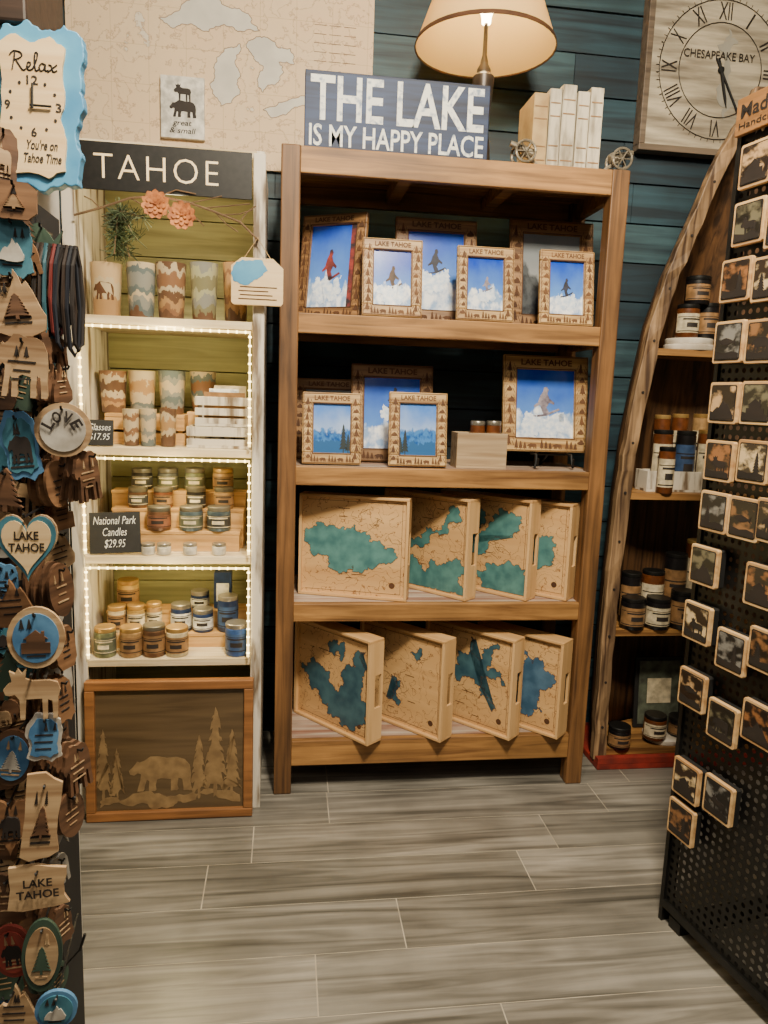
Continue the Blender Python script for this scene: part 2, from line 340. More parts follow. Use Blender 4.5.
# ---------- frames
inks={'k':mat('dark ski suit',g(40,44,66),g(24,22,28),scale=(40,40,40)),'r':mat('red ski jacket',g(150,56,50),g(44,34,40),scale=(40,40,40)),'m':mat('moose brown',g(92,68,50),g(52,38,30),scale=(40,40,40)),'y':mat('grey ski suit',g(160,150,160),g(70,60,80),scale=(40,40,40)),'p':mat('dark pine green',g(30,50,52),g(20,34,40))}
M_snow=mat('pictured snow spray',g(246,250,255),g(190,212,240),.3,scale=(70,70,70),detail=8)
def frame(pl,pr,pt,Y,z,label,pm,dark=False,rz=0,tilt=8,bar=.19,lift=0,subj=None):
    x0,x1=onY(pl,pt,Y).x,onY(pr,pt,Y).x;h=(onY((pl+pr)/2,pt,Y+.03).z-z-lift)/cos(radians(tilt));w=(x1-x0)/cos(rz)
    b=w*bar;T=thing('picture_frame',label,'picture frame',((x0+x1)/2,Y,z+.0045+lift),rz,'carved wood picture frames');T.rotation_euler=(-radians(tilt),0,rz)
    wm=M_frameD if dark else M_frameL
    bm=nb();box(bm,-w/2,w/2,0,.018,0,b);box(bm,-w/2,w/2,0,.018,h-b,h);box(bm,-w/2,-w/2+b,0,.018,b,h-b);box(bm,w/2-b,w/2,0,.018,b,h-b);fo=obj('frame',bm,wm,T,bev=.003)
    bm=nb();box(bm,-w/2+b*.9,w/2-b*.9,.008,.011,b*.9,h-b*.9);po=obj('photograph',bm,pm,T)
    if subj:
        iw,ih=w-2*b,h-2*b
        bm=nb()
        for sh,cx_,cz_,sw,shh,_ in subj:
            prism(bm,sh,.0072,.008,iw*sw,ih*shh,(cx_-.5)*iw,b+cz_*ih)
            if sh is SKIER:prism(bm,SKIS,.0072,.008,iw*sw,ih*shh,(cx_-.5)*iw,b+cz_*ih)
        obj('pictured_subject',bm,inks[subj[0][5]],po)
        if subj[0][0] is SKIER:
            bm=nb();q=subj[0];sp=coast([(-.6,-.5),(-.45,-.2),(-.3,-.3),(0,-.36),(.3,-.24),(.48,-.2),(.5,-.5),(.3,-.75),(-.3,-.75)],4,.45,int(pl));lim=lambda v,a:max(-a,min(a,v))
            prism(bm,[(lim((q[1]-.5)*iw+p[0]*iw*q[3]*1.1,iw*.49),max(b+.001,b+q[2]*ih+p[1]*ih*q[4]*1.1)) for p in sp],.0068,.0072);obj('snow_spray',bm,M_snow,po)
    bm=nb()
    e=.004;i0,i1,j0,j1=-w/2+b-e,w/2-b+e,b-e,h-b+e
    for a in((i0,i1,j0,j0+e*.7),(i0,i1,j1-e*.7,j1),(i0,i0+e*.7,j0,j1),(i1-e*.7,i1,j0,j1)):box(bm,a[0],a[1],-.0015,0,a[2],a[3])
    o_=.003
    for a in((-w/2+o_,w/2-o_,o_,o_*1.6),(-w/2+o_,w/2-o_,h-o_*1.6,h-o_),(-w/2+o_,-w/2+o_*1.6,o_,h-o_),(w/2-o_*1.6,w/2-o_,o_,h-o_)):box(bm,a[0],a[1],-.001,0,a[2],a[3])
    q3=random.Random(int(pl*7+pt))
    for s in(-1,1):
        for q in range(8):
            zz=b*.4+q*(h-b*.9)/8;hh=(h-b)/8.5;od=q3.randrange(3);xo=s*(w/2-b*q3.uniform(.4,.6))
            prism(bm,[PINE,PINE,[(p[0],p[1]) for p in MOUNT]][od],-.0015,0,b*q3.uniform(.35,.55),hh*(1.1 if od<2 else .6),xo,zz+(0 if od<2 else hh*.5))
            for u0,u1 in((.15,.34),(.84,.66)):
                tube(bm,[(s*(w/2-b*u0),-.0005,zz),(s*(w/2-b*(u0+u1)/2),-.0005,zz+hh*.25),(s*(w/2-b*u1),-.0005,zz+hh*.55)],.0009,4)
                tube(bm,[(s*(w/2-b*u0),-.0005,zz+hh*.5),(s*(w/2-b*(u0*.4+u1*.6)),-.0005,zz+hh*.9)],.0008,4)
    for q in range(5):
        if q%2:prism(bm,BEAR,-.0015,0,w*.11,b*.6,-w*.36+q*w*.15,b*.2)
        else:
            for u in(.0,.05,.1):prism(bm,PINE,-.0015,0,w*.05,b*(.7-u*2),-w*.34+q*w*.15+u*w,b*.15)
    text(bm,'LAKE TAHOE',-w*.3,w*.3,h-b*.72,h-b*.28,-.0012)
    obj('carving',bm,M_burn if dark else M_carve,fo,recalc=False)
    bm=nb();tt=math.tan(radians(tilt));ye=.03+.2*h
    tube(bm,[(0,.018,h*.55),(0,ye,ye*tt+.004-lift)],.006,6);obj('easel_leg',bm,M_frameD,T)
    return T
z1,z2,z3,z4=SZ
sk=lambda x,z,s,c='k':[(SKIER,x,z,s,s,c)]
frame(297,360,214,2.43,z1,'large wood frame with dark skier photo at top shelf left end',PH[0],True,radians(-30),bar=.15,subj=sk(.46,.5,.55,'r')+[(RECT,.94,.5,.12,1,'r')])
frame(364,425,240,2.30,z1,'small pale frame with dark figure in snow, leftmost of the small frames on top shelf',PH[4],subj=sk(.52,.5,.6,'m'))
frame(398,481,219,2.44,z1,'large dark frame with skier on blue sky, behind two small frames',PH[2],True,bar=.16,subj=sk(.5,.62,.45))
frame(460,518,248,2.30,z1,'small pale frame with white ski slope photo, centre of top frame shelf',PH[1],subj=sk(.55,.5,.4,'y'))
frame(515,600,221,2.45,z1,'large frame with dull grey photo at right of top shelf, half hidden',PH[9],True,bar=.16)
frame(544,599,252,2.30,z1,'small pale frame with skier photo at right end of top frame shelf',PH[3],subj=sk(.5,.5,.5))
frame(294,362,380,2.48,z2,'dark frame hidden behind lake frame at left end of second shelf',PH[9],True,radians(-8),bar=.16)
frame(303,363,394,2.30,z2,'small pale frame with blue lake photo, at second shelf left end',PH[6],subj=[(PINE,.82,.0,.25,.6,'p'),(PINE,.95,.0,.2,.4,'p')])
frame(353,436,366,2.43,z2,'large frame with skier photo standing behind two small lake frames',PH[0],True,bar=.16,subj=sk(.55,.72,.4,'k'))
frame(391,450,394,2.285,z2,'small pale frame with lake photo, beside the little box of jars',PH[8],subj=[(PINE,.15,.0,.22,.5,'p'),(PINE,.02,.0,.2,.35,'p')])
frame(508,594,357,2.38,z2,'large carved frame with snowboarder photo raised on a black easel',PH[5],False,bar=.16,lift=.05,subj=sk(.5,.52,.62,'y'))
xc=onY(552,455,2.36).x
T=thing('easel','small black scrolled display easel holding the snowboarder frame','easel',(xc,2.37,z2))
for s in(-1,1):
    bm=nb();tube(bm,[(s*.06,-.05,.035),(s*.06,-.045,.012),(s*.06,-.03,.0465),(s*.06,.03,.0465)],.004,6);tube(bm,[(s*.06,-.03,.046),(s*.065,-.035,.004)],.004,6);obj('arm',bm,M_black,T)
bm=nb();tube(bm,[(-.06,.03,.044),(.06,.03,.044)],.004,6);tube(bm,[(0,.03,.044),(0,.1,.004)],.004,6);obj('brace',bm,M_black,T)
def crate(name,label,x0,x1,y0,y1,z,h,m,n=2,group=None,cat='crate'):
    T=thing(name,label,cat,((x0+x1)/2,(y0+y1)/2,z),0,group);w,d=(x1-x0)/2,(y1-y0)/2;q=.008
    bm=nb();box(bm,-w,w,-d,d,0,q);obj('bottom',bm,m,T)
    hh=h/n
    for s,(a,b,c,e) in enumerate(((-w,w,-d,-d+q),(-w,w,d-q,d),(-w,-w+q,-d+q,d-q),(w-q,w,-d+q,d-q))):
        bm=nb()
        for k in range(n):box(bm,a,b,c,e,k*hh+(.003 if k else q),(k+1)*hh-(.005 if k<n-1 else .001))
        obj('side_slats',bm,m,T,bev=.001)
    for sx in(-1,1):
        for sy in(-1,1):
            bm=nb();box(bm,sx*(w-q-.006)-.006,sx*(w-q-.006)+.006,sy*(d-q-.006)-.006,sy*(d-q-.006)+.006,q,h-.002);obj('corner_post',bm,m,T)
    return T
def candle(px,pt,Y,z,wpx,body,lab,lid,label,group,h=None,name='candle',cat='candle'):
    P=onY(px,pt,Y);x=P.x
    zc=(P-CAM).dot(fwd);r=wpx/2*zc/F
    if h is None:h=max(.02,P.z-z)
    T=thing(name,label,cat,(x,Y,z+.0004),0,group)
    lh=min(.014,h*.25)
    bm=nb();lathe(bm,[(0,0),(r*.93,0),(r,.004),(r,h-lh-.002),(r*.9,h-lh),(0,h-lh)],20);jo=obj('jar',bm,J[body],T,smooth=True)
    if lid:
        bm=nb();lathe(bm,[(0,h-lh),(r*.97,h-lh),(r*.99,h-lh+.002),(r*.99,h-.002),(r*.93,h),(0,h-.001)],20);obj('lid',bm,LID[lid],T,smooth=True)
    if lab:
        bm=nb();lathe(bm,[(r+.0008,h*.14),(r+.0008,(h-lh)*.82)],16,a0=radians(180),a1=radians(360));lo_=obj('label',bm,LB[lab],jo,smooth=True)
        bm=nb();lathe(bm,[(r+.0012,h*.30),(r+.0012,h*.44)],8,a0=radians(240),a1=radians(300));lathe(bm,[(r+.0012,h*.52),(r+.0012,h*.57)],8,a0=radians(220),a1=radians(320))
        lathe(bm,[(r+.0012,h*.17),(r+.0012,h*.20)],12,a0=radians(190),a1=radians(350));lathe(bm,[(r+.0012,h*.60),(r+.0012,h*.62)],12,a0=radians(190),a1=radians(350));obj('print',bm,M_dark if lab not in('dark','olive') else LB['cream'],jo)
    return T
x0,x1=onY(457,450,2.31).x,onY(507,450,2.31).x
zt=onY(480,433,2.31).z
crate('wooden_box','small pale wood box on second shelf holding two jars',x0,x1,2.31,2.40,z2,max(zt-z2,.06),wood('weathered box wood',g(192,168,134),g(138,112,82),'x'),1,cat='box')
for i,(px,lb) in enumerate(((478,'amber jar on left in small wood box'),(494,'amber jar on right in small wood box'))):
    candle(px,421,2.355,z2+.009,15,'amber','kraft','steel',lb+' beside lake frame','jars in the small box')
# ---------- trays
def tray(pc,pb,Y,z,a,w,h,d,lakes,label,wm=M_teal):
    P=onY(pc,pb,Y);T=thing('serving_tray',label,'tray',(P.x,Y,z+.0005),-radians(a),'map serving trays on the shelf')
    q=.009
    bm=nb();box(bm,-w+q,-q,.012,.020,q,h-q);mp=obj('map_panel',bm,M_tan,T)
    for zz in(0,h-q):
        bm=nb();box(bm,-w,0,0,d,zz,zz+q);obj('long_side',bm,M_tanp,T,bev=.0015)
    for x in(-w,-q):
        bm=nb();sl=.028;c=d/2+.01
        box(bm,x,x+q,0,c-sl/2,q,h-q);box(bm,x,x+q,c+sl/2,d,q,h-q);box(bm,x,x+q,c-sl/2,c+sl/2,q,h*.34);box(bm,x,x+q,c-sl/2,c+sl/2,h*.66,h-q)
        obj('handle_end',bm,M_tanend,T)
    bm=nb();box(bm,-w+q,-q,.0205,.023,q,h-q);obj('slot_shade_sheet',bm,M_dark,T)  # dark sheet added behind the panel, painted shade for the handle slots
    for i,L in enumerate(lakes):
        L=[(min(max(p[0],.04),.965),min(max(p[1],.04),.96)) for p in coast(L,5,.40,i+int(pc))]
        bm=nb();prism(bm,L,.0112,.0121,w,h,-w,0);obj('lake_inlay',bm,wm,mp)
        bm=nb();tube(bm,[((p[0]-1)*w,.0112,p[1]*h) for p in L+[L[0]]],.0007,3);obj('shoreline',bm,M_burn,mp)
    q2=random.Random(int(pc));bm=nb()
    for k in range(5):
        x=q2.uniform(.3,.75);zz=q2.uniform(.1,.88);ln=q2.uniform(.05,.14);box(bm,(x-1)*w,(x-1+ln)*w,.0114,.0121,zz*h,zz*h+.002)
    for k in range(12):
        x=q2.uniform(.1,.8);zz=q2.uniform(.15,.85);pp=[]
        for j in range(10):
            pp.append(((x-1)*w,.0117,zz*h));x=min(.94,max(.06,x+q2.uniform(-.05,.07)));zz=min(.93,max(.07,zz+q2.uniform(-.05,.05)))
        tube(bm,pp,.0005,3)
    box(bm,-w*.94,-w*.06,.0114,.0121,h*.055,h*.058);box(bm,-w*.94,-w*.06,.0114,.0121,h*.942,h*.945);box(bm,-w*.065,-w*.062,.0114,.0121,h*.055,h*.945)
    prism(bm,circ(16),.0114,.0121,.02,.02,-w*.14,h*.14)
    obj('engraved_marks',bm,M_burn,mp)
LA=[(.05,.62),(.15,.72),(.3,.70),(.42,.66),(.5,.72),(.62,.66),(.75,.55),(.88,.5),(.85,.36),(.7,.30),(.6,.26),(.5,.32),(.38,.22),(.28,.28),(.2,.40),(.1,.43)]
LBm=[(.03,.04),(.5,.045),(.96,.04),(.96,.3),(.75,.34),(.55,.24),(.3,.36),(.03,.3)]
LC=[(.1,.45),(.3,.52),(.5,.66),(.75,.88),(.9,.8),(.75,.62),(.55,.5),(.3,.4)]
LD=[(.6,.34),(.62,.58),(.74,.64),(.86,.56),(.84,.42),(.74,.32)]
LE=[(.05,.55),(.2,.62),(.35,.58),(.5,.44),(.66,.5),(.8,.7),(.92,.88),(.96,.7),(.92,.4),(.95,.2),(.75,.06),(.6,.14),(.45,.12),(.35,.26),(.18,.34)]
LF=[(.45,.25),(.42,.6),(.55,.82),(.66,.7),(.72,.78),(.9,.52),(.76,.44),(.8,.22),(.6,.14)]
LG=[(.3,.52),(.4,.60),(.46,.74),(.52,.92),(.57,.90),(.54,.74),(.62,.70),(.72,.86),(.80,.92),(.83,.88),(.74,.70),(.70,.62),(.86,.60),(.92,.52),(.76,.54),(.64,.54),(.70,.38),(.82,.26),(.78,.22),(.64,.34),(.56,.50),(.46,.50),(.38,.42)]
tray(406,600,2.28,z3,17,.36,.335,.06,[LA],'map tray with one wide teal lake, leftmost on the upper tray shelf')
tray(465,600,2.285,z3,48,.36,.335,.06,[LBm,LC],'upper map tray second from left, teal water along its bottom')
tray(526,600,2.285,z3,46,.36,.335,.065,[LBm,[(p[0],p[1]*.95) for p in LC],[(.3,.62),(.45,.85),(.5,.7)]],'upper map tray third from left, teal lake rising to the corner')
tray(566,600,2.285,z3,42,.36,.325,.072,[LD],'mostly bare wood tray with small teal lake, right end of upper row')
tray(367,745,2.215,z4,50,.36,.35,.066,[LE,[(.45,.75),(.65,.9),(.62,.7)]],'lower map tray at left end with a ragged teal lake',M_teald)
tray(440,742,2.225,z4,47,.36,.345,.066,[[(.33,.25),(.38,.5),(.5,.46),(.48,.2)],[(.6,.78),(.7,.86),(.72,.74)]],'lower map tray second from left, fine brown map lines',M_teald)
tray(509,740,2.225,z4,47,.36,.345,.066,[LG],'lower map tray third from left with thin dark branching water',M_teald)
tray(557,738,2.225,z4,46,.33,.335,.072,[LF],'lower map tray at right end with jagged blue lake',M_bluew)
# ---------- things on top of the shelf
Y=2.30;a=onY(304,150,Y);b=onY(487,158,Y);zt=onY(396,77,Y).z;w=b.x-a.x;h=zt-2.0
T=thing('wooden_sign','navy wooden sign reading the lake is my happy place','sign',((a.x+b.x)/2,Y,2.0))
bm=nb();box(bm,-w/2,w/2,0,.03,0,h);bo=obj('board',bm,M_navy,T,bev=.002)
bm=nb();text(bm,'THE LAKE',-w*.47,w*.47,h*.38,h*.95,-.001);text(bm,'IS MY HAPPY PLACE',-w*.475,w*.475,h*.05,h*.33,-.001);obj('lettering',bm,M_whitep,bo,recalc=False)
P=onY(485,48,2.46);lx,ly,lz=P.x,2.46,P.z
T=thing('table_lamp','glowing table lamp with cream cone shade behind the navy sign','lamp',(lx,ly,2.0))
z0=lz-2
bm=nb();lathe(bm,[(0,0),(.075,0),(.075,.012),(.05,.026),(.034,.04),(.03,.1),(.022,.14),(.034,z0-.095),(.034,z0-.086),(.022,z0-.074),(.022,z0-.064),(.013,z0-.048),(.012,z0-.04),(.007,z0-.02),(.006,z0+.07),(0,z0+.07)],20);obj('base',bm,M_brass,T,smooth=True)
ms=bpy.data.materials.new('lamp shade linen');ms.use_nodes=True;nt=ms.node_tree;bs=nt.nodes['Principled BSDF']
bs.inputs['Base Color'].default_value=(*g(240,206,140),1);bs.inputs['Roughness'].default_value=.9
tr=nt.nodes.new('ShaderNodeBsdfTranslucent');tr.inputs[0].default_value=(*g(236,178,98),1);mx=nt.nodes.new('ShaderNodeMixShader');mx.inputs[0].default_value=.32
nt.links.new(bs.outputs[0],mx.inputs[1]);nt.links.new(tr.outputs[0],mx.inputs[2]);nt.links.new(mx.outputs[0],nt.nodes['Material Output'].inputs[0])
bm=nb();lathe(bm,[(.218,z0),(.12,z0+.27)],40);so=obj('shade',bm,ms,T,smooth=True)
bm=nb();lathe(bm,[(.2185,z0-.003),(.2215,z0-.003),(.2180,z0+.010),(.2155,z0+.010),(.2185,z0-.003)],40);obj('trim',bm,M_burn,so,smooth=True)
bm=nb();lathe(bm,[(0,z0+.07),(.014,z0+.07),(.016,z0+.09),(.03,z0+.13),(.032,z0+.15),(.024,z0+.172),(0,z0+.182)],16);obj('bulb',bm,M_bulb,T,smooth=True)
bm=nb();tube(bm,[(-.118,0,z0+.262),(.118,0,z0+.262)],.003,5);tube(bm,[(0,-.118,z0+.262),(0,.118,z0+.262)],.003,5);tube(bm,[(0,0,z0+.18),(0,0,z0+.265)],.004,5);obj('harp',bm,M_brass,T)
bl=[(533,549,92,'tan fabric book, leftmost of the books beside the lamp',M_bookt),(549,562,88,'narrow white book just right of the tan book',M_book),(562,577,84,'tallest white book, in the middle of the book row',M_book),(577,590,91,'white book shorter than its left neighbour, fourth from left',M_book),(590,604,87,'white book at the right end of the book row',M_book)]
for pl,pr,pt,lb,m in bl:
    Y=2.33;x0,x1=onY(pl+2,pt,Y).x,onY(pr+1,pt,Y).x;h=onY(pl,pt,Y).z-2.0;w=x1-x0-.001
    T=thing('book',lb,'book',(x0,Y,2.0005),0,'books on top of the shelf')
    bm=nb();box(bm,0,.003,0,.15,0,h);box(bm,w-.003,w,0,.15,0,h);box(bm,.003,w-.003,0,.004,0,h);co_=obj('cover',bm,m,T,bev=.001)
    bm=nb();box(bm,.0035,w-.0035,.005,.145,.004,h-.004);obj('pages',bm,M_page,T)
    for fz in(.12,.3,.66,.82):
        bm=nb();box(bm,.003,w-.003,-.0012,0,h*fz,h*(fz+.015));obj('spine_band',bm,LB['kraft'],co_)
for px,lb,s in((523,'small grey metal cannon bookend left of the books',-1),(619,'small grey metal cannon bookend right of the books',1)):
    P=onY(px,160,2.30);T=thing('cannon_bookend',lb,'bookend',(P.x,2.30,2.0),0,'metal cannon bookends')
    for y in(-.025,.025):
        bm=nb();n=20;tube(bm,[(.03*cos(2*pi*k/n),y,.034+.03*sin(2*pi*k/n)) for k in range(n+1)],.004,6)
        for k in range(6):tube(bm,[(0,y,.034),(.03*cos(pi*k/3),y,.034+.03*sin(pi*k/3))],.002,5)
        obj('wheel',bm,M_bronze,T)
    bm=nb();tube(bm,[(-.03*s,0,.036),(.0,0,.046),(.042*s,0,.06)],.01,10,[.013,.011,.008]);obj('barrel',bm,M_bronze,T)
    bm=nb();tube(bm,[(0,-.025,.034),(0,.025,.034)],.004,6);tube(bm,[(0,0,.034),(-.045*s,0,.005)],.005,6);obj('carriage',bm,M_bronze,T)
# ---------- wall hangings
mm=bpy.data.materials.new('vintage map paper');mm.use_nodes=True;nt=mm.node_tree;b=nt.nodes['Principled BSDF'];N=nt.nodes.new;Lk=nt.links.new
tc=N('ShaderNodeTexCoord');n=N('ShaderNodeTexNoise');n.inputs['Scale'].default_value=3.4;n.inputs['Detail'].default_value=10;n.inputs['Roughness'].default_value=.6
Lk(tc.outputs['Object'],n.inputs['Vector']);r=N('ShaderNodeValToRGB');e=r.color_ramp.elements
e[0].position=.0;e[0].color=(*g(218,190,156),1);e[1].position=1;e[1].color=(*g(216,206,188),1)
for pz_,cc in((.38,(222,194,160)),(.45,(224,198,164)),(.52,(224,200,168)),(.58,(218,208,190))):
    for p,c in((pz_,(222,196,162)),(pz_+.006,(176,146,118)),(pz_+.012,cc)):
        q=e.new(p);q.color=(*g(*c),1)
Lk(n.outputs[0],r.inputs[0]);b.inputs['Roughness'].default_value=.8
br=N('ShaderNodeTexBrick');br.offset=0;br.inputs['Scale'].default_value=1;br.inputs['Brick Width'].default_value=.12;br.inputs['Row Height'].default_value=.12;br.inputs['Mortar Size'].default_value=.001
br.inputs['Color1'].default_value=br.inputs['Color2'].default_value=(1,1,1,1);br.inputs['Mortar'].default_value=(.80,.78,.74,1)
mp=N('ShaderNodeMapping');mp.inputs['Rotation'].default_value=(radians(90),0,0);Lk(tc.outputs['Object'],mp.inputs['Vector']);Lk(mp.outputs[0],br.inputs['Vector'])
mi=N('ShaderNodeMix');mi.data_type='RGBA';mi.blend_type='MULTIPLY';mi.inputs[0].default_value=1;Lk(r.outputs[0],mi.inputs[6]);Lk(br.outputs[0],mi.inputs[7]);Lk(mi.outputs[2],b.inputs['Base Color'])
a=onY(66,60,2.71);b2=onY(373,60,2.71);w=b2.x-a.x;zb=onY(200,165,2.71).z
T=thing('wall_map','large faded tan map of lakes and coastlines on the wall','map',((a.x+b2.x)/2,2.715,zb))
bm=nb();box(bm,-w/2,w/2,0,.014,0,.85);mo=obj('map_sheet',bm,mm,T)
for q in range(5):
    for k in range(3):
        bm=nb();box(bm,w*.30+k*.05,w*.30+k*.05+.04,-.0008,0,.36+q*.028,.3615+q*.028);obj('legend_line',bm,M_burn,mo)
GLK=[[(.05,.78),(.18,.9),(.3,.97),(.4,.9),(.5,.87),(.56,.76),(.45,.74),(.38,.78),(.3,.72),(.22,.76),(.12,.72)],[(.38,.62),(.46,.66),(.44,.55),(.45,.4),(.42,.25),(.36,.22),(.32,.3),(.33,.45),(.34,.55)],[(.5,.68),(.6,.72),(.72,.66),(.74,.55),(.66,.56),(.66,.42),(.58,.34),(.55,.42),(.58,.52),(.52,.6)],[(.58,.22),(.66,.28),(.78,.34),(.86,.38),(.82,.3),(.72,.22),(.62,.17)],[(.84,.46),(.94,.52),(1.03,.52),(1.0,.44),(.9,.42)]]
o1=onY(150,132,2.714);o2=onY(345,4,2.714);M_mline=mat('map outline ink',g(150,126,104),g(128,106,86),.8);M_mlake=mat('map lake wash',g(212,208,196),g(196,192,182),.8)
ox,oz=o1.x-T.location.x,o1.z-zb;sx_,sz_=o2.x-o1.x,o2.z-o1.z
for i,L in enumerate(GLK):
    L=coast(L,4,.2,i+13)
    bm=nb();prism(bm,L,-.0005,.0,sx_,sz_,ox,oz);lk=obj('lake_wash',bm,M_mlake,mo)
    bm=nb()
    for a_,b_ in zip(L,L[1:]+L[:1]):
        box(bm,0,1,-.0009,-.0004,-.0011,.0011,Matrix.Translation((ox+a_[0]*sx_,0,oz+a_[1]*sz_))@Matrix.Rotation(-math.atan2((b_[1]-a_[1])*sz_,(b_[0]-a_[0])*sx_),4,'Y')@Matrix.Diagonal((math.hypot((b_[1]-a_[1])*sz_,(b_[0]-a_[0])*sx_),1,1,1)))
    obj('lake_outline',bm,M_mline,mo)
a=onY(160,135,2.68);b2=onY(204,135,2.68);w=b2.x-a.x;zt=onY(182,74,2.68).z;h=zt-a.z
T=thing('print_card','small white framed animal print hanging over the tan map','picture',((a.x+b2.x)/2,2.6962,a.z))
bm=nb();box(bm,-w/2,w/2,0,.018,0,h);bo=obj('board',bm,LB['white'],T,bev=.002)
bm=nb();prism(bm,BEAR,-.001,0,w*.62,h*.45,-w*.3,h*.34);prism(bm,[(p[0]+.5,p[1]) for p in MOOSE],-.001,0,w*.4,h*.28,-w*.2,h*.74);text(bm,'great\n& small',-w*.3,w*.3,h*.08,h*.28,-.001);obj('print',bm,M_dark,bo,recalc=False)
a=onY(637,150,2.69);zt0=a.z;xr=onY(787,150,2.69).x;w=xr-a.x
T=thing('wall_clock','square whitewashed wall clock with roman numerals and bay chart','clock',(a.x+w/2,2.69,zt0))
bm=nb();box(bm,-w/2+.012,w/2-.012,.004,.03,.012,w-.012);fb=obj('face_board',bm,mat('whitewashed chart face',g(196,184,160),g(124,113,97),.7,scale=(4,4,34),lo=.34,hi=.64,detail=8),T)
bm=nb();q=.022
for s in((-w/2,w/2,0,q),(-w/2,w/2,w-q,w),(-w/2,-w/2+q,q,w-q),(w/2-q,w/2,q,w-q)):box(bm,s[0],s[1],-.012,.038,s[2],s[3])
obj('frame',bm,wood('weathered clock frame',g(120,104,88),g(76,64,52),'x'),T,bev=.002)
cz=w*.50;rad=w*.40
names=['XII','I','II','III','IV','V','VI','VII','VIII','IX','X','XI']
gw={'I':.0085,'V':.030,'X':.030}
for i,s in enumerate(names):
    bm=nb();A=2*pi*i/12;Mx=Matrix.Translation((rad*.84*sin(A),0,cz+rad*.84*cos(A)))@Matrix.Rotation(A,4,'Y')
    ww=(sum(gw[ch] for ch in s)+.006*(len(s)-1))*.42;text(bm,s,-ww,ww,-.029,.029,.002,Mx)
    obj('numeral',bm,M_dark,fb,recalc=False)
bm=nb()
for rr in(rad,rad*.68):tube(bm,[(rr*cos(2*pi*k/40),.0025,cz+rr*sin(2*pi*k/40)) for k in range(41)],.002,4)
for k in range(60):
    A=2*pi*k/60;tube(bm,[(rad*cos(A),.002,cz+rad*sin(A)),(rad*1.05*cos(A),.002,cz+rad*1.05*sin(A))],.0013,4)
obj('dial_rings',bm,M_dark,fb)
bm=nb();text(bm,'CHESAPEAKE BAY',-w*.25,w*.22,cz+.034,cz+.062,.001);obj('lettering',bm,M_dark,fb,recalc=False)
bm=nb();prism(bm,coast([(-.02,.3),(.05,.2),(.02,0),(.08,-.25),(0,-.35),(-.06,-.2),(-.03,.05)],3,.3,4),.002,.0035,w,w*.8,.03,cz);obj('bay_outline',bm,mat('grey chart water',g(160,156,144),g(136,132,122)),fb)
for an,l,wd in((150,.20,.007),(165,.13,.009)):
    A=radians(an);d=Vector((sin(A),0,cos(A)));o=Vector((0,-.003,cz));bm=nb();tube(bm,[o-d*.04,o,o+d*l*.75,o+d*l],.004,6,[.003,wd*.6,wd*.6,.001]);obj('hand',bm,M_blackm,T)
bm=nb();lathe(bm,[(0,0),(.012,0),(.01,.008),(0,.009)],14);obj('hub',bm,M_blackm,T,loc=(0,0,cz),rot=(radians(90),0,0))
# ---------- left unit
UX0,UX1,UF,UB=-.605,-.07,2.205,2.60
t=thing('display_shelf','narrow whitewashed shelf unit with olive green back, strung with lights','shelf',((UX0+UX1)/2,(UF+UB)/2,0))
zT=1.955
for x in(UX0,UX1-.022):
    bm=nb();box(bm,x,x+.022,UF,UB,0,zT);obj('side_panel',bm,M_white,t,absol=True,bev=.002)
for x in(UX0-.004,UX1-.029):
    bm=nb();box(bm,x,x+.033,UF-.014,UF,0,zT-.01);obj('front_stile',bm,M_white,t,absol=True,bev=.002)
bm=nb();k=0.04
while k<zT-.02:
    box(bm,UX0+.022,UX1-.022,UB-.016,UB,k,min(k+.116,zT-.02));k+=.12
obj('back_boards',bm,M_green,t,absol=True)
UZ=[1.495,1.128,.808,.491]
for z in UZ+[.06,zT+.0]:
    bm=nb();box(bm,UX0+.022,UX1-.022,UF+.001,UB-.016,z-.024,z-.001);obj('shelf_board',bm,M_shelfw,t,absol=True,bev=.002)
a=onY(80,188,2.175);b2=onY(252,194,2.175);w=b2.x-a.x;zt=onY(165,146,2.175).z;h=zt-a.z
T=thing('metal_sign','black metal sign with cream cut-out letters reading tahoe','sign',((a.x+b2.x)/2,2.176,a.z))
bm=nb();box(bm,-w/2,w/2,0,.006,0,h);pl_=obj('plate',bm,M_black,T,bev=.001)
bm=nb();text(bm,'TAHOE',-w*.42,w*.30,h*.24,h*.76,-.001);obj('lettering',bm,M_cream,pl_,recalc=False)
def led(label,pts):
    T=thing('string_light',label,'string lights',pts[0],0,'string lights on the narrow shelf unit')
    bm=nb();tube(bm,[Vector(p) for p in pts],.004,6);obj('cord',bm,M_wire,T,absol=True)
    bm=nb()
    for p,q in zip(pts,pts[1:]):
        p=Vector(p);q=Vector(q);n=max(1,int((q-p).length/.024))
        for k in range(n):
            c=p+(q-p)*(k+.5)/n;lathe(bm,[(0,-.0045),(.0046,-.002),(.0046,.002),(0,.0045)],6,c)
    obj('light_beads',bm,M_led,T,absol=True,kind='stuff')
xl,xr_=UX0+.034,UX1-.036;yl=UF-.0185
led('warm light string framing the second opening of the narrow unit',[(xl,yl,UZ[1]+.03),(xl,yl,UZ[0]-.032),(xr_,yl,UZ[0]-.032),(xr_,yl,UZ[1]+.01)])
led('warm light string framing the third opening, above the tiered tins',[(xl,yl,UZ[2]+.01),(xl,yl,UZ[1]-.032),(xr_,yl,UZ[1]-.032),(xr_,yl,UZ[2]+.01)])
led('warm light string around the lowest candle opening',[(xl,yl,UZ[3]+.01),(xl,yl,UZ[2]-.032),(xr_,yl,UZ[2]-.032),(xr_,yl,UZ[3]+.01)])
gi=[0]
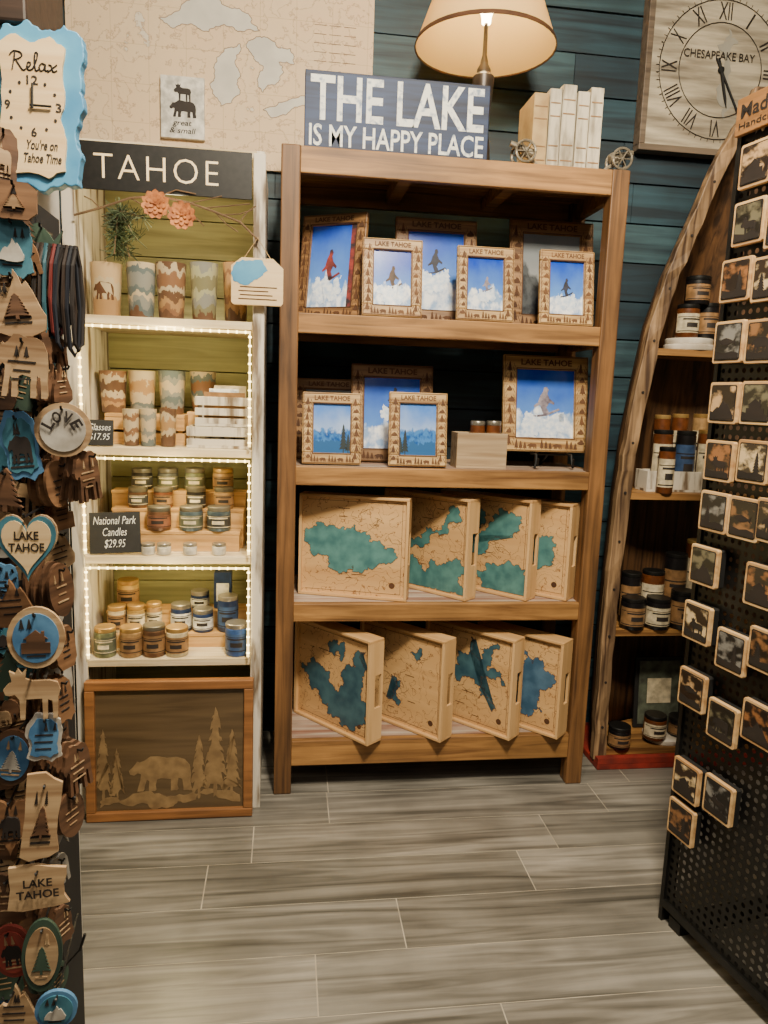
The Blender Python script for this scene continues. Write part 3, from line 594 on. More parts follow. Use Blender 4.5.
def glass(px,pt,Y,z,wpx,cols,label,group,bear=False):
    P=onY(px,pt,Y);zc=(P-CAM).dot(fwd);r=wpx/2*zc/F;h=P.z-z;gi[0]+=1
    T=thing('drinking_glass',label,'glass',(P.x,Y,z+.0004),0,group)
    bm=nb();lathe(bm,[(0,0),(r*.8,0),(r*.82,.004),(r,h),(r*.94,h),(r*.78,.01),(0,.01)],22)
    tu=obj('tumbler',bm,bands('tumbler wrap %d'%gi[0],gi[0]*1.7,cols),T,smooth=True)
    if bear:
        bm=nb();q=[]
        for p in BEAR:
            A=-pi/2+(p[0]-.5)*1.5;zz=h*.3+p[1]*h*.55;rr=r*(.8+.2*zz/h)+.0012;q.append(bm.verts.new((rr*cos(A),rr*sin(A),zz)))
        bm.faces.new(q);obj('bear_print',bm,M_burn,tu)
G1='printed tumblers on the upper shelf'
CR,GR,TE,BR,RU,OL,AM=(186,168,136),(132,132,124),(96,106,106),(100,74,56),(132,96,70),(124,120,90),(166,130,88)
for px,w_,cl,lb,br_ in((106,31,[AM,CR,(190,162,122)],'cream bear tumbler, first from left under the branch',True),(141,29,[BR,TE,GR,CR,TE,GR],'grey and teal striped tumbler, second from left on upper shelf',False),(171,30,[BR,RU,AM,BR,CR,RU],'brown striped tumbler in the middle of the upper shelf',False),(204,28,[BR,OL,GR,(160,158,126),OL],'olive grey tumbler, fourth along the upper shelf',False),(236,26,[BR,AM,RU,AM],'amber tumbler at right, behind the hanging plaque',False)):
    glass(px,264,2.27,UZ[0],w_,cl,lb,G1,br_)
zr=onY(141,413,2.40).z
x0,x1=onY(104,430,2.32).x,onY(184,430,2.32).x
crate('wooden_crate','low honey wood crate under the back row of tumblers',x0,x1,2.33,2.50,UZ[1],zr-UZ[1]-.012,M_crate,2)
T=thing('crate_lid','flat wood board lying across the honey wood crate','board',((x0+x1)/2,2.415,zr-.0118));bm=nb();box(bm,-(x1-x0)/2,(x1-x0)/2,-.085,.085,0,.011);obj('plank',bm,M_crate,T,bev=.001)
for px,cl,lb in((113,[BR,AM,RU,CR,BR],'brown banded tumbler, far left on the honey wood crate'),(142,[GR,TE,CR,CR,AM],'pale tumbler, second on the honey wood crate'),(172,[BR,GR,TE,GR,CR],'grey tumbler, third on the honey wood crate')):
    glass(px,371,2.40,zr-.0005,27,cl,lb,'tumblers on the wood crate')
glass(203,372,2.46,UZ[1]+.1,26,[BR,RU,CR,TE,RU],'rust striped tumbler behind the white crates','tumblers on the wood crate')
xq=onY(203,400,2.46).x
T=thing('riser_block','small wood riser block hidden behind white crates','riser',(xq,2.46,UZ[1]));bm=nb();box(bm,-.045,.045,-.045,.045,0,.1);obj('block',bm,M_crate,T,bev=.002)
for px,lb,cl in((131,'left shot glass in front of the honey wood crate',[BR,CR,RU,CR]),(148,'middle shot glass in front of the honey wood crate',[TE,CR,GR,CR]),(168,'right shot glass in front of the honey wood crate',[BR,BR,CR,AM])):
    glass(px,409,2.275,UZ[1],17,cl,lb,'shot glasses on the second shelf')
x0,x1=onY(187,440,2.25).x,onY(252,440,2.25).x
zm=onY(220,427,2.24).z
crate('wooden_crate','wide white slatted crate, lower of the two stacked',x0,x1,2.24,2.40,UZ[1],zm-UZ[1],M_white,2,'white crates on second shelf')
x0b=onY(195,410,2.26).x;zu=onY(220,392,2.26).z
crate('wooden_crate','smaller white slatted crate, upper of the two stacked',x0b,x1,2.255,2.40,zm+.0005,(zu-zm)*.86,M_white,3,'white crates on second shelf')
for k in range(3):
    yy=2.285+.03*k
    bm=nb();box(bm,-.06+.012*k,.06-.02*(k%2),0,.0015,0,(zu-zm)*(.9+.1*k));T=tag(obj('greeting_card',bm,[LB['kraft'],M_whitep,LB['cream']][k]),'%s card standing inside the upper white crate'%['kraft front','white middle','cream back'][k],'card','cards in the white crate');T.location=((x0b+x1)/2,yy,zm+.0095)
def slab_sign(name,label,pl,pr,pt,pb,Y,z,txt,cols,tm=M_chalkw,tilt=8,lines=(.1,.9),roll=0):
    x0,x1=onY(pl,pb,Y).x,onY(pr,pb,Y).x;h=onY((pl+pr)/2,pt,Y).z-z;w=x1-x0
    T=thing(name,label,'sign',((x0+x1)/2,Y,z+.001+abs(sin(roll))*w/2));T.rotation_euler=(-radians(tilt),roll,0)
    bm=nb();box(bm,-w/2,w/2,0,.006,.001,h);bo=obj('board',bm,cols,T,bev=.001)
    bm=nb();text(bm,txt,-w*.42,w*.42,h*lines[0],h*lines[1],-.001);obj('lettering',bm,tm,bo,recalc=False)
    bm=nb();tube(bm,[(0,.006,h*.6),(0,.03+h*.25,(.03+h*.25)*math.tan(radians(tilt)))],.002,5);obj('prop',bm,M_black,T)
slab_sign('price_card','tiny dark price card for glasses on second shelf',86,113,420,447,2.205,UZ[1],'Glasses\n$17.95',M_chalk,lines=(.2,.85))
slab_sign('chalkboard_sign','small chalkboard sign pricing the national park candles',90,141,514,555,2.22,UZ[2],'National Park\nCandles\n$29.95',M_chalk,lines=(.12,.9),roll=-.04)
def riser(label,pl,pr,y0,y1,z0,z1):
    x0,x1=onY(pl,530,y0).x,onY(pr,530,y0).x
    T=thing('wooden_riser',label,'riser',((x0+x1)/2,(y0+y1)/2,z0));w=(x1-x0)/2;d=(y1-y0)/2;h=z1-z0
    bm=nb();box(bm,-w,w,-d,d,h-.01,h);obj('top_board',bm,M_crate,T,bev=.001)
    bm=nb();box(bm,-w+.002,w-.002,-d+.002,-d+.01,0,h-.0102);obj('front_board',bm,M_crate,T)
    for s in(-1,1):
        bm=nb();box(bm,s*(w-.007)-.005,s*(w-.007)+.005,-d+.0105,d,0,h-.0102);obj('end_board',bm,M_crate,T)
zA,zB,zC=onY(190,531,2.28).z,onY(190,508,2.35).z,onY(190,490,2.42).z
riser('low front wooden riser under the national park tins',122,240,2.275,2.325,UZ[2],zA)
riser('middle wooden riser behind the front row of tins',112,244,2.33,2.385,UZ[2],zB)
riser('tallest back wooden riser carrying the rear tins',112,246,2.39,2.46,UZ[2],zC)
G3='national park tins on the third shelf'
OR=['first','second','third','fourth','fifth','sixth']
for row,(Y,z,pt,items) in {'front':(2.30,zA+.0003,506,[(159,23,'brown','rust','dull','brown'),(191,23,'slate','olive','dull','grey-green'),(219,23,'slate','dark','dull','slate blue')]),
  'middle':(2.357,zB+.0003,487,[(138,19,'brown','dark','dull','dark brown'),(163,19,'rust','kraft','dull','rust'),(196,19,'dark','dark','dull','charcoal'),(224,19,'tan','kraft','dull','tan')]),
  'back':(2.425,zC+.0003,468,[(142,20,'dark','dark','dull','black'),(168,20,'grey','olive','dull','grey'),(195,20,'sage','olive','dull','grey green'),(223,20,'tan','kraft','brass','pale tan')])}.items():
    for i,(px,w_,b_,l_,d_,nm) in enumerate(items):
        candle(px,pt,Y,z,w_,b_,l_,d_,'%s candle tin, %s from left in the %s row, third shelf'%(nm,OR[i],row),G3)
for i,px in enumerate((148,164,190,219)):
    candle(px,543,2.235,UZ[2],14,'white',None,'steel','small white tealight tin, %s from left before the risers'%OR[i],'tealights on the third shelf')
zD,zE=onY(170,631,2.33).z,onY(170,607,2.41).z
riser('low wooden riser under the middle candles, lowest shelf',104,246,2.305,2.365,UZ[3],zD)
riser('back wooden riser under the rear candles, lowest shelf',104,250,2.37,2.45,UZ[3],zE)
G4='candles on the lowest shelf of the narrow unit'
for row,(Y,z,items) in {'front':(2.245,UZ[3],[(105,626,21,'sage','olive','brass','pale green'),(131,626,22,'tan','kraft','brass','tan'),(154,624,22,'brown','kraft','dull','brown'),(177,626,22,'cream','kraft','brass','cream'),(237,622,23,'blue','blue','steel','bright blue')]),
 'middle':(2.335,zD+.0003,[(117,605,18,'cream','kraft','brass','cream'),(136,604,18,'gold','cream','brass','gold'),(154,602,15,'tan','cream','brass','tan'),(181,603,20,'navy','white','steel','navy and white'),(203,608,20,'navy','white','steel','navy labelled'),(228,595,20,'navy','blue','steel','deep navy')]),
 'back':(2.41,zE+.0003,[(128,579,21,'gold','kraft','brass','golden'),(200,590,18,'navy','white','steel','blue and white')])}.items():
    for i,(px,pt,w_,b_,l_,d_,nm) in enumerate(items):
        candle(px,pt,Y,z,w_,b_,l_,d_,'%s candle, %s from left in the %s row, lowest shelf'%(nm,OR[i],row),G4)
P=onY(217,571,2.41);T=thing('candle_box','square navy candle box at the back of lowest shelf','box',(P.x+.02,2.41,zE+.0003));h=P.z-zE
bm=nb();box(bm,-.028,.028,-.02,.02,0,h);ct=obj('carton',bm,J['navy'],T,bev=.001);bm=nb();box(bm,-.02,.02,-.021,-.02,h*.2,h*.7);obj('label',bm,LB['white'],ct)
# bear tray
a=onY(86,815,2.15);b2=onY(253,812,2.15);w=b2.x-a.x-.004;h=onY(170,679,2.18).z
T=thing('bear_tray','honey framed wooden panel with etched bear and pine trees, leaning at floor','framed panel',((a.x+b2.x)/2,2.14,.002));T.rotation_euler=(-radians(2.3),0,0)
q=.028
bm=nb();box(bm,-w/2,w/2,0,.03,0,q);box(bm,-w/2,w/2,0,.03,h-q,h);box(bm,-w/2,-w/2+q,0,.03,q,h-q);box(bm,w/2-q,w/2,0,.03,q,h-q);obj('frame',bm,M_bearfr,T,bev=.003)
bm=nb();box(bm,-w/2+q*.8,w/2-q*.8,.014,.02,q*.8,h-q*.8);pn=obj('panel',bm,M_paneld,T)
bm=nb();prism(bm,BEAR,.0128,.0141,w*.38,h*.42,-w*.25,h*.2);obj('bear',bm,M_gold,pn)
bm=nb();prism(bm,coast([(-.42,.14),(-.2,.19),(.0,.16),(.2,.2),(.42,.15),(.42,.10),(.1,.11),(0,.08),(-.2,.11),(-.42,.09)],3,.25,3),.0129,.0141,w,h);obj('ground',bm,M_gold,pn)
for x,s,hh in((-.40,.12,.52),(-.32,.10,.38),(.17,.12,.46),(.27,.17,.66),(.37,.13,.5)):
    bm=nb();prism(bm,coast(PINE,2,.2,int(x*100)),.0127,.0141,w*s,h*hh,w*x,h*.14);obj('pine_tree',bm,M_gold,pn)
# garland
T=thing('twig_garland','dry twig garland with round orange blooms strung below the black sign','garland',onY(75,215,2.17))
def pw(l,Y):return [onY(x,y,Y) for x,y in l]
bm=nb();tube(bm,pw([(74,215),(100,208),(130,198),(160,196),(190,203),(215,212),(240,222),(258,240)],2.17),.003,6)
for l in([(130,198),(145,206),(158,214)],[(190,203),(205,200),(222,196)],[(215,212),(226,224),(238,232)],[(100,208),(92,200),(84,196)],[(205,208),(228,206),(250,204)],[(160,196),(176,190),(196,194)],[(222,215),(240,214),(252,210)],[(240,222),(247,212),(256,206)],[(175,199),(190,212),(204,226)]):tube(bm,pw(l,2.172),.0018,5)
obj('twig',bm,M_twig,T,absol=True)
for i,(x,y,s) in enumerate(((156,205,.040),(182,216,.040))):
    bm=nb();c=onY(x,y,2.158)
    for ring,(np_,sc,dy) in enumerate(((11,1,0),(9,.72,-.005),(6,.42,-.010))):
        for k in range(np_):
            Mx=Matrix.Translation(c+Vector((0,dy,0)))@Matrix.Rotation(2*pi*(k+.5*ring)/np_,4,'Y')@Matrix.Rotation(.25,4,'X')
            prism(bm,[(0,.1),(.22,.55),(.2,.85),(0,1),(-.2,.85),(-.22,.55)],-.0008,.0008,s*sc,s*sc,0,0,Mx)
    lathe(bm,[(0,-.003),(s*.14,-.002),(s*.16,0),(s*.14,.002),(0,.003)],10,c+Vector((0,-.011,0)))
    obj('bloom',bm,M_leaf,T,absol=True)
T=thing('pine_sprig','dark green pine needle sprig above the left tumblers','sprig',onY(126,230,2.22))
bm=nb();ends=[]
for k in range(10):
    A=R.uniform(0,2*pi);c=onY(126+26*cos(A)*R.uniform(.3,1),234+24*sin(A),2.22+R.uniform(-.02,.03));o=onY(118,210,2.22);tube(bm,[o,c],.002,5);ends.append((o,c))
obj('stem',bm,M_twig,T,absol=True)
bm=nb()
for o,c in ends:
    for k in range(46):
        p=o+(c-o)*R.uniform(.25,1);d=Vector((R.uniform(-1,1),R.uniform(-.6,.6),R.uniform(-1,.8))).normalized();tube(bm,[p,p+d*R.uniform(.02,.045)],.0011,3)
obj('needles',bm,M_needle,T,absol=True,kind='stuff')
a=onY(231,304,2.165);b2=onY(283,302,2.165);zt=onY(257,258,2.165).z;w=b2.x-a.x;h=zt-a.z
T=thing('hanging_plaque','cream and blue wood plaque hanging by string from the unit corner','plaque',((a.x+b2.x)/2,2.165,a.z))
bm=nb();prism(bm,[(-.5,.05),(-.45,0),(.46,0),(.5,.06),(.5,.8),(.3,1),(-.3,1),(-.5,.82)],0,.01,w,h);bo=obj('board',bm,M_clockf,T,bev=.001)
bm=nb();prism(bm,coast([(-.46,.5),(-.2,.42),(.0,.55),(.2,.75),(.1,.95),(-.28,.95),(-.46,.8)],3,.15,3),-.0012,0,w,h);obj('blue_lake',bm,M_skyblue,bo)
bm=nb()
for q in range(4):box(bm,-w*.36+.004*(q%2),w*.38-.012*(q%3),-.0012,0,h*(.12+.085*q),h*(.14+.085*q))
obj('burnt_lines',bm,M_burn,bo)
zz=onY(258,238,2.165).z-a.z
bm=nb();tube(bm,[(-w*.28,.004,h*.95),(0,.004,zz),(w*.28,.004,h*.95)],.0015,5);tube(bm,[(0,.004,zz),(0,.026,zz+.002)],.003,6);obj('string',bm,M_string,T)
# ---------- canoe shelf
YC=2.40;pts=[(595,757),(598,705),(603,640),(610,570),(618,500),(627,440),(637,390),(651,325),(668,275),(690,225),(715,165),(737,128),(752,105)]
cx=1.50;ed=[onY(x,y,YC) for x,y in pts];ed=[(p.z,cx-p.x) for p in ed]
CZ=[onY(685,349,YC).z,onY(665,494,YC).z,onY(645,631,YC).z,onY(632,750,YC).z]
pz=max(.012,CZ[3]-.0235)
ed[0]=(pz,ed[0][1]);ed.append((ed[-1][0]+.05,.012))
def cw(z):
    for (z0,w0),(z1_,w1) in zip(ed,ed[1:]):
        if z<=z1_:return w0+(w1-w0)*(z-z0)/(z1_-z0)
    return .01
cd=lambda z:min(.28,cw(z)*.8)
t=thing('canoe_shelf','upright half canoe made into a curved wooden bookcase','canoe shelf',(cx,YC,0))
bm=nb();rows=[]
n=16
for z,w in ed:
    d=min(.28,w*.8);rows.append([bm.verts.new((cx-w*cos(pi*k/n),YC+.005+d*sin(pi*k/n),z)) for k in range(n+1)])
for A,B in zip(rows,rows[1:]):
    for k in range(n):bm.faces.new((A[k],A[k+1],B[k+1],B[k]))
o=obj('hull',bm,M_hull,t,absol=True,smooth=True);sm=o.modifiers.new('solid','SOLIDIFY');sm.thickness=.012;sm.offset=0
q5=random.Random(3)
for s in(-1,1):
    bm=nb();va=[];edd=[]
    for (za,wa),(zb_,wb) in zip(ed,ed[1:]):
        for k in range(4):edd.append((za+(zb_-za)*k/4,wa+(wb-wa)*k/4))
    edd.append(ed[-1])
    for z,w in edd:
        x=cx+s*w;j1,j2=q5.uniform(-.003,.003),q5.uniform(-.003,.003);va.append([bm.verts.new(p) for p in((x+s*.014+j1,YC-.02+j2,z),(x-s*.034+j2,YC-.02-j1,z),(x-s*.034+j2,YC+.012,z),(x+s*.014+j1,YC+.012,z))])
    for A,B in zip(va,va[1:]):
        for k in range(4):bm.faces.new((A[k],A[(k+1)%4],B[(k+1)%4],B[k]))
    bm.faces.new(va[0]);bm.faces.new(va[-1][::-1]);obj('gunwale',bm,M_canoe,t,absol=True,bev=.003)
    z=.15
    while z<2.15:
        bm=nb();x=cx+s*(cw(z)-.012);tube(bm,[(x,YC-.0235,z),(x,YC-.019,z)],.0045,8);z+=.17
        obj('screw',bm,M_dark,t,absol=True)
for z in CZ:
    w,d=cw(z)-.012,cd(z)-.012;bm=nb();top=[bm.verts.new((cx-w*cos(pi*k/18),YC+.013+d*.96*sin(pi*k/18),z-.0005)) for k in range(19)]
    r=bmesh.ops.extrude_face_region(bm,geom=[bm.faces.new(top)]);bmesh.ops.translate(bm,verts=[v for v in r['geom'] if isinstance(v,bmesh.types.BMVert)],vec=(0,0,-.022))
    obj('shelf_board',bm,M_rail,t,absol=True)
bm=nb();w=cw(.1);box(bm,cx-w-.01,cx+w+.01,YC-.05,YC+.29,0,pz-.001);pl_=obj('plinth',bm,M_red,t,absol=True,bev=.003)
bm=nb();box(bm,cx-w-.01,cx+w+.01,YC-.051,YC-.026,pz-.001,CZ[3]-.004);obj('front_board',bm,M_red,pl_)
GC='jars on the canoe shelves'
P=onY(690,335,2.45)
for k,lb in enumerate(('lower whitewashed ring under jars on top canoe shelf','upper whitewashed ring under jars on top canoe shelf')):
    T=thing('wooden_ring',lb,'ring',(P.x+.02,2.49,CZ[0]+.0003+k*.0205),0,'whitewashed rings');bm=nb();lathe(bm,[(0,0),(.082-.004*k,0),(.084-.004*k,.003),(.084-.004*k,.017),(.08-.004*k,.02),(0,.02)],28);obj('disc',bm,M_ring,T,smooth=True)
zR=CZ[0]+.0415
def cj(px,pt,Y,z,w_,b_,l_,d_,lb,h=None):candle(px,pt,Y,z,w_,b_,l_,d_,lb,GC,h)
cj(689,305,2.46,zR,22,'amber','cream','black','amber jar with cream label at front of whitewashed rings')
cj(709,304,2.475,zR,20,'black','kraft','black','dark jar on the whitewashed rings beside amber jar')
h1=onY(689,305,2.46).z
cj(699,277,2.465,h1+.001,24,'black','kraft','black','dark jar stacked on top of two jars')
x0,x1=onY(650,480,2.44).x,onY(706,480,2.44).x;zc_=onY(678,472,2.44).z
crate('wooden_crate','white wooden crate on the second canoe shelf',x0,x1+.05,2.460,2.553,CZ[1],max(.05,zc_-CZ[1]),M_white,1)
zq=CZ[1]+.0085
for px,pt,Y,b_,l_,d_,lb in((664,430,2.506,'amber','cream','black','amber jar at left in white canoe crate, cream label'),(687,431,2.506,'black','blue','black','dark jar with blue label in white canoe crate'),(709,430,2.506,'amber','cream','brass','amber jar at right in white canoe crate')):cj(px,pt,Y,zq,19,b_,l_,d_,lb)
for px,pt,Y,b_,d_,lb in((663,415,2.586,'amber','brass','amber jar at far left behind the white crate'),(681,414,2.588,'amber','brass','amber jar in the middle behind the white crate'),(702,414,2.59,'tan','brass','tan jar at right behind the white crate')):cj(px,pt,Y,CZ[1],16,b_,'cream',d_,lb)
cj(668,447,2.425,CZ[1]+.0,16,'amber','cream','black','amber jar with black lid standing before the white crate')
for px,pt,Y,w_,l_,d_,lb in((634,597,2.44,24,'kraft','black','squat black jar at left front of third canoe shelf'),(659,597,2.44,24,'cream','black','squat black jar at right front of third canoe shelf'),(684,590,2.44,24,'kraft','black','black jar near the magnet stand on third canoe shelf')):cj(px,pt,Y,CZ[2],w_,'black',l_,d_,lb)
for px,pt,Y,w_,l_,d_,b_,lb in((632,572,2.51,20,'kraft','black','black','tall black jar behind, left on third canoe shelf'),(654,570,2.52,22,'cream','black','amber','tall amber jar behind with cream label'),(677,553,2.53,22,'kraft','black','black','tallest black jar behind, beside the magnet stand'),(699,540,2.54,22,'cream','brass','amber','tall amber jar behind, mostly hidden by magnets')):cj(px,pt,Y,CZ[2],w_,b_,l_,d_,lb)
cj(620,725,2.435,CZ[3],22,'black','kraft','black','squat black jar at left of lowest canoe shelf')
T=thing('wooden_ring','whitewashed ring on the lowest canoe shelf','ring',(onY(664,742,2.47).x,2.49,CZ[3]+.0003),0,'whitewashed rings');bm=nb();lathe(bm,[(0,0),(.07,0),(.072,.003),(.072,.017),(.068,.02),(0,.02)],28);obj('disc',bm,M_ring,T,smooth=True)
cj(656,714,2.455,CZ[3]+.0208,22,'amber','cream','black','amber jar on the lowest canoe ring, front left')
cj(680,716,2.475,CZ[3]+.0208,22,'black','kraft','black','black jar on the lowest canoe ring, right')
a=onY(633,735,2.57);b2=onY(680,735,2.57);h=onY(655,660,2.57).z-CZ[3];w=b2.x-a.x
T=thing('framed_card','small dark framed card behind jars on lowest canoe shelf','framed card',((a.x+b2.x)/2,2.572,CZ[3]+.003));T.rotation_euler=(-radians(5),0,0)
bm=nb();box(bm,-w/2,w/2,.003,.014,0,h);obj('frame',bm,M_blackm,T,bev=.002);bm=nb();box(bm,-w/2+.015,w/2-.015,0,.003,.015,h-.015);cdo=obj('card',bm,mat('printed green card',g(96,104,88),g(60,62,54),.6,scale=(30,30,30)),T);bm=nb();box(bm,-w/4,w/4,-.001,0,h*.35,h*.7);obj('picture',bm,LB['cream'],cdo)
# ---------- magnet stand
p0=Vector((.972,1.595,0));tv=Vector((.176,-.984,0)).normalized();nv=Vector((tv.y,-tv.x,0))
ang=math.atan2(tv.y,tv.x)
T=thing('pegboard_stand','tall black perforated metal stand covered in small framed magnets','stand',p0,ang)
bm=nb();pw_=.0208;nx=35;nz=89;z0=.06;rh_=.0058
ho=[(cos(pi/8+pi/4*k)*rh_,sin(pi/8+pi/4*k)*rh_) for k in range(8)]
for i in range(nx):
    for k in range(nz):
        X,Zz=(i+.5)*pw_,z0+(k+.5)*pw_;q=pw_/2
        oc=[bm.verts.new((X+dx,0,Zz+dz)) for dx,dz in((q,q*.41),(q*.41,q),(-q*.41,q),(-q,q*.41),(-q,-q*.41),(-q*.41,-q),(q*.41,-q),(q,-q*.41))]
        ic=[bm.verts.new((X+a,0,Zz+b)) for a,b in ho]
        for j in range(8):bm.faces.new((oc[j],oc[(j+1)%8],ic[(j+1)%8],ic[j]))
        for j,(dx,dz) in((0,(q,q)),(2,(-q,q)),(4,(-q,-q)),(6,(q,-q))):
            c=bm.verts.new((X+dx,0,Zz+dz));bm.faces.new((oc[j],c,oc[(j+1)%8]))
obj('perforated_panel',bm,M_black,T,recalc=False)
zt=z0+nz*pw_;wp=nx*pw_
for x in(-.012,wp):
    bm=nb();box(bm,x,x+.012,-.006,.03,0,zt+.02);obj('upright',bm,M_black,T)
for z in(z0-.02,zt):
    bm=nb();box(bm,0,wp,-.006,.03,z,z+.02);obj('cross_rail',bm,M_black,T)
for x in(.02,wp-.06):
    bm=nb();box(bm,x,x+.04,0,.5,.0,.03);obj('foot',bm,M_black,T)
mg=[(755,163),(748,222),(735,280),(768,278),(728,342),(761,341),(723,403),(756,403),(718,461),(752,462),(713,512),(743,519),(772,522),(703,566),(760,587),(696,623),(730,652),(764,652),(691,690),(721,723),(757,725),(685,781),(717,800),(680,822),(782,222),(788,163)]
PM=[mat('magnet picture %d'%i,g(*s),g(*s2),.35,scale=(30,30,40),lo=.48,hi=.60,detail=7) for i,(s,s2) in enumerate((((196,160,116),(36,26,20)),((140,98,62),(30,22,18)),((128,126,122),(28,26,26)),((214,188,144),(46,33,25)),((150,100,60),(32,23,19)),((112,106,84),(30,27,22))))]
M_mag=wood('magnet frame birch',g(220,184,132),g(172,128,82),'x',.5)
rw=['top','second','third','fourth','fifth','sixth','seventh','eighth','ninth','tenth','eleventh','lowest']
rpy=[163,222,280,342,403,461,515,570,625,690,780,822]
hs=[(-.5,-.46),(-.46,-.5),(.46,-.5),(.5,-.46),(.5,.46),(.46,.5),(-.46,.5),(-.5,.46)]
used={}
FIG=[(CABIN,.55,.4,0,-.1),([(p[0]-.5,p[1]-.3) for p in BEAR],.55,.6,0,-.08),(PINE,.3,.5,-.18,-.36),(MOOSE,.5,.45,.04,-.1),(MOUNT,.7,.45,0,-.15),(FISH,.55,.4,0,0),(PINE,.26,.6,.16,-.36)]
for i,(px,py) in enumerate(mg):
    P=onP(px,py,p0+nv*.034,nv);u=(P-p0).dot(tv);z=P.z
    row=min(range(12),key=lambda k:abs(py-rpy[k]));c=used.get(row,0);used[row]=c+1
    lb='wood framed photo magnet, %s row down the black stand, %s'%(rw[row],['nearest its left edge','second from its left edge','third from its left edge','fourth from left'][c])
    loc=p0+tv*u+nv*.034;m=thing('photo_magnet',lb,'magnet',(loc.x,loc.y,z),ang,'framed photo magnets on the black stand')
    w,h=.086,.090
    bm=nb();prism(bm,hs,0,.010,w,h);fo=obj('frame',bm,M_mag,m,bev=.001)
    bm=nb();prism(bm,hs,-.0007,.0,w*.86,h*.87);obj('burnt_edge',bm,M_dark,fo)
    bm=nb();prism(bm,hs,-.0014,-.0007,w*.80,h*.81);po=obj('photo',bm,PM[(i*5)%6],m)
    bm=nb();sh,sw,shh,dx,dz=FIG[(i*3)%7];prism(bm,sh,-.002,-.0014,w*sw,h*shh,w*dx,h*dz);prism(bm,[(-.5,-.5),(.5,-.5),(.5,-.34),(.2,-.28),(-.1,-.33),(-.5,-.26)],-.0019,-.0014,w*.8,h*.8);obj('pictured_subject',bm,M_dark,po)
    bm=nb();prism(bm,hs,.0102,.024,w*.98,h*.98);obj('backing',bm,M_blackm,m)
    bm=nb();tube(bm,[(0,.024,h*.3),(0,.034,h*.3)],.002,5);obj('peg',bm,M_black,m)
a=onP(734,138,p0+nv*.02,nv);ua=(a-p0).dot(tv);za=a.z;zt2=onP(734,102,p0+nv*.02,nv).z
T=thing('wooden_sign','brown wood header sign atop the black magnet stand','sign',p0+nv*.02,ang)
bm=nb();box(bm,ua,ua+.45,0,.012,za,zt2);bo=obj('board',bm,wood('header wood',g(160,114,68),g(112,76,44),'x'),T,bev=.002)
hh=zt2-za
bm=nb();text(bm,'Made',ua+.015,ua+.11,za+hh*.42,za+hh*.80,-.001);text(bm,'Handcrafted',ua+.012,ua+.16,za+hh*.14,za+hh*.32,-.001);obj('lettering',bm,M_dark,bo,recalc=False)
# ---------- relax clock
Y=1.395;a=onY(0,184,Y);zt=onY(40,20,Y).z;cxk=onY(38,100,Y).x;w=2*(onY(84,100,Y).x-cxk);h=zt-a.z
T=thing('wall_clock','blue and birch wall clock reading relax on the cream pillar','clock',(cxk,Y,a.z))
bm=nb();prism(bm,coast([(-.4,.0),(.1,-.0),(.42,.02),(.46,.2),(.40,.36),(.5,.5),(.47,.7),(.5,.92),(.3,.99),(.1,.95),(-.1,1),(-.35,.96),(-.5,.8),(-.44,.55),(-.5,.3)],3,.14,5),0,.025,w,h);obj('blue_rim',bm,M_skyblue,T,bev=.002)
bm=nb();prism(bm,coast([(-.34,.06),(.1,.05),(.28,.10),(.30,.3),(.24,.42),(.30,.55),(.28,.7),(.32,.84),(.16,.90),(0,.86),(-.2,.90),(-.40,.84),(-.38,.55),(-.42,.3)],2,.1,6),-.006,0,w,h);fb=obj('face',bm,M_clockf,T)
bm=nb();text(bm,"You're on\nTahoe Time",-w*.16,w*.25,h*.14,h*.28,-.007)
SCR=[[(-.06,.80),(.06,1.02),(.26,.98),(.30,.78),(.18,.60),(.04,.54)],[(.10,1.0),(.06,.5),(.0,0)],[(.12,.55),(.22,.25),(.32,.0),(.42,.08)],[(.42,.10),(.54,.28),(.55,.44),(.48,.44),(.45,.22),(.50,.02),(.62,.10)],[(.62,.10),(.74,.6),(.78,.98),(.71,1.0),(.68,.5),(.71,.03),(.80,.10)],[(1.0,.38),(.90,.45),(.82,.25),(.86,.02),(.95,.12),(1.01,.40),(1.0,.06),(1.10,.10)],[(1.10,.40),(1.18,.36),(1.24,.04),(1.36,.12)],[(1.36,.44),(1.22,.22),(1.08,0)]]
for st in SCR:
    tube(bm,[(-w*.27+(p.x+.06)/1.42*w*.5,-.0068,h*.69+p.z*h*.105) for p in smooth_pts(st)],.0013,4)
cz=h*.48
for s,A in(('12',0),('3',90),('6',180),('9',270)):
    x,z=h*.155*sin(radians(A))-.006,cz+h*.155*cos(radians(A));text(bm,s,x-.0045*len(s),x+.0045*len(s),z-.007,z+.007,-.007)
for k in range(12):
    if k%3:
        A=pi*k/6;prism(bm,circ(8),-.0072,-.007,.005,.005,h*.155*sin(A)-.006,cz+h*.155*cos(A))
obj('lettering',bm,M_dark,fb,recalc=False)
for an,l in((90,.115),(2,.13)):
    A=radians(an);d=Vector((sin(A),0,cos(A)));o=Vector((-.006,-.011,cz));bm=nb();tube(bm,[o-d*.004,o+d*h*l],.002,5);obj('hand',bm,M_blackm,T)
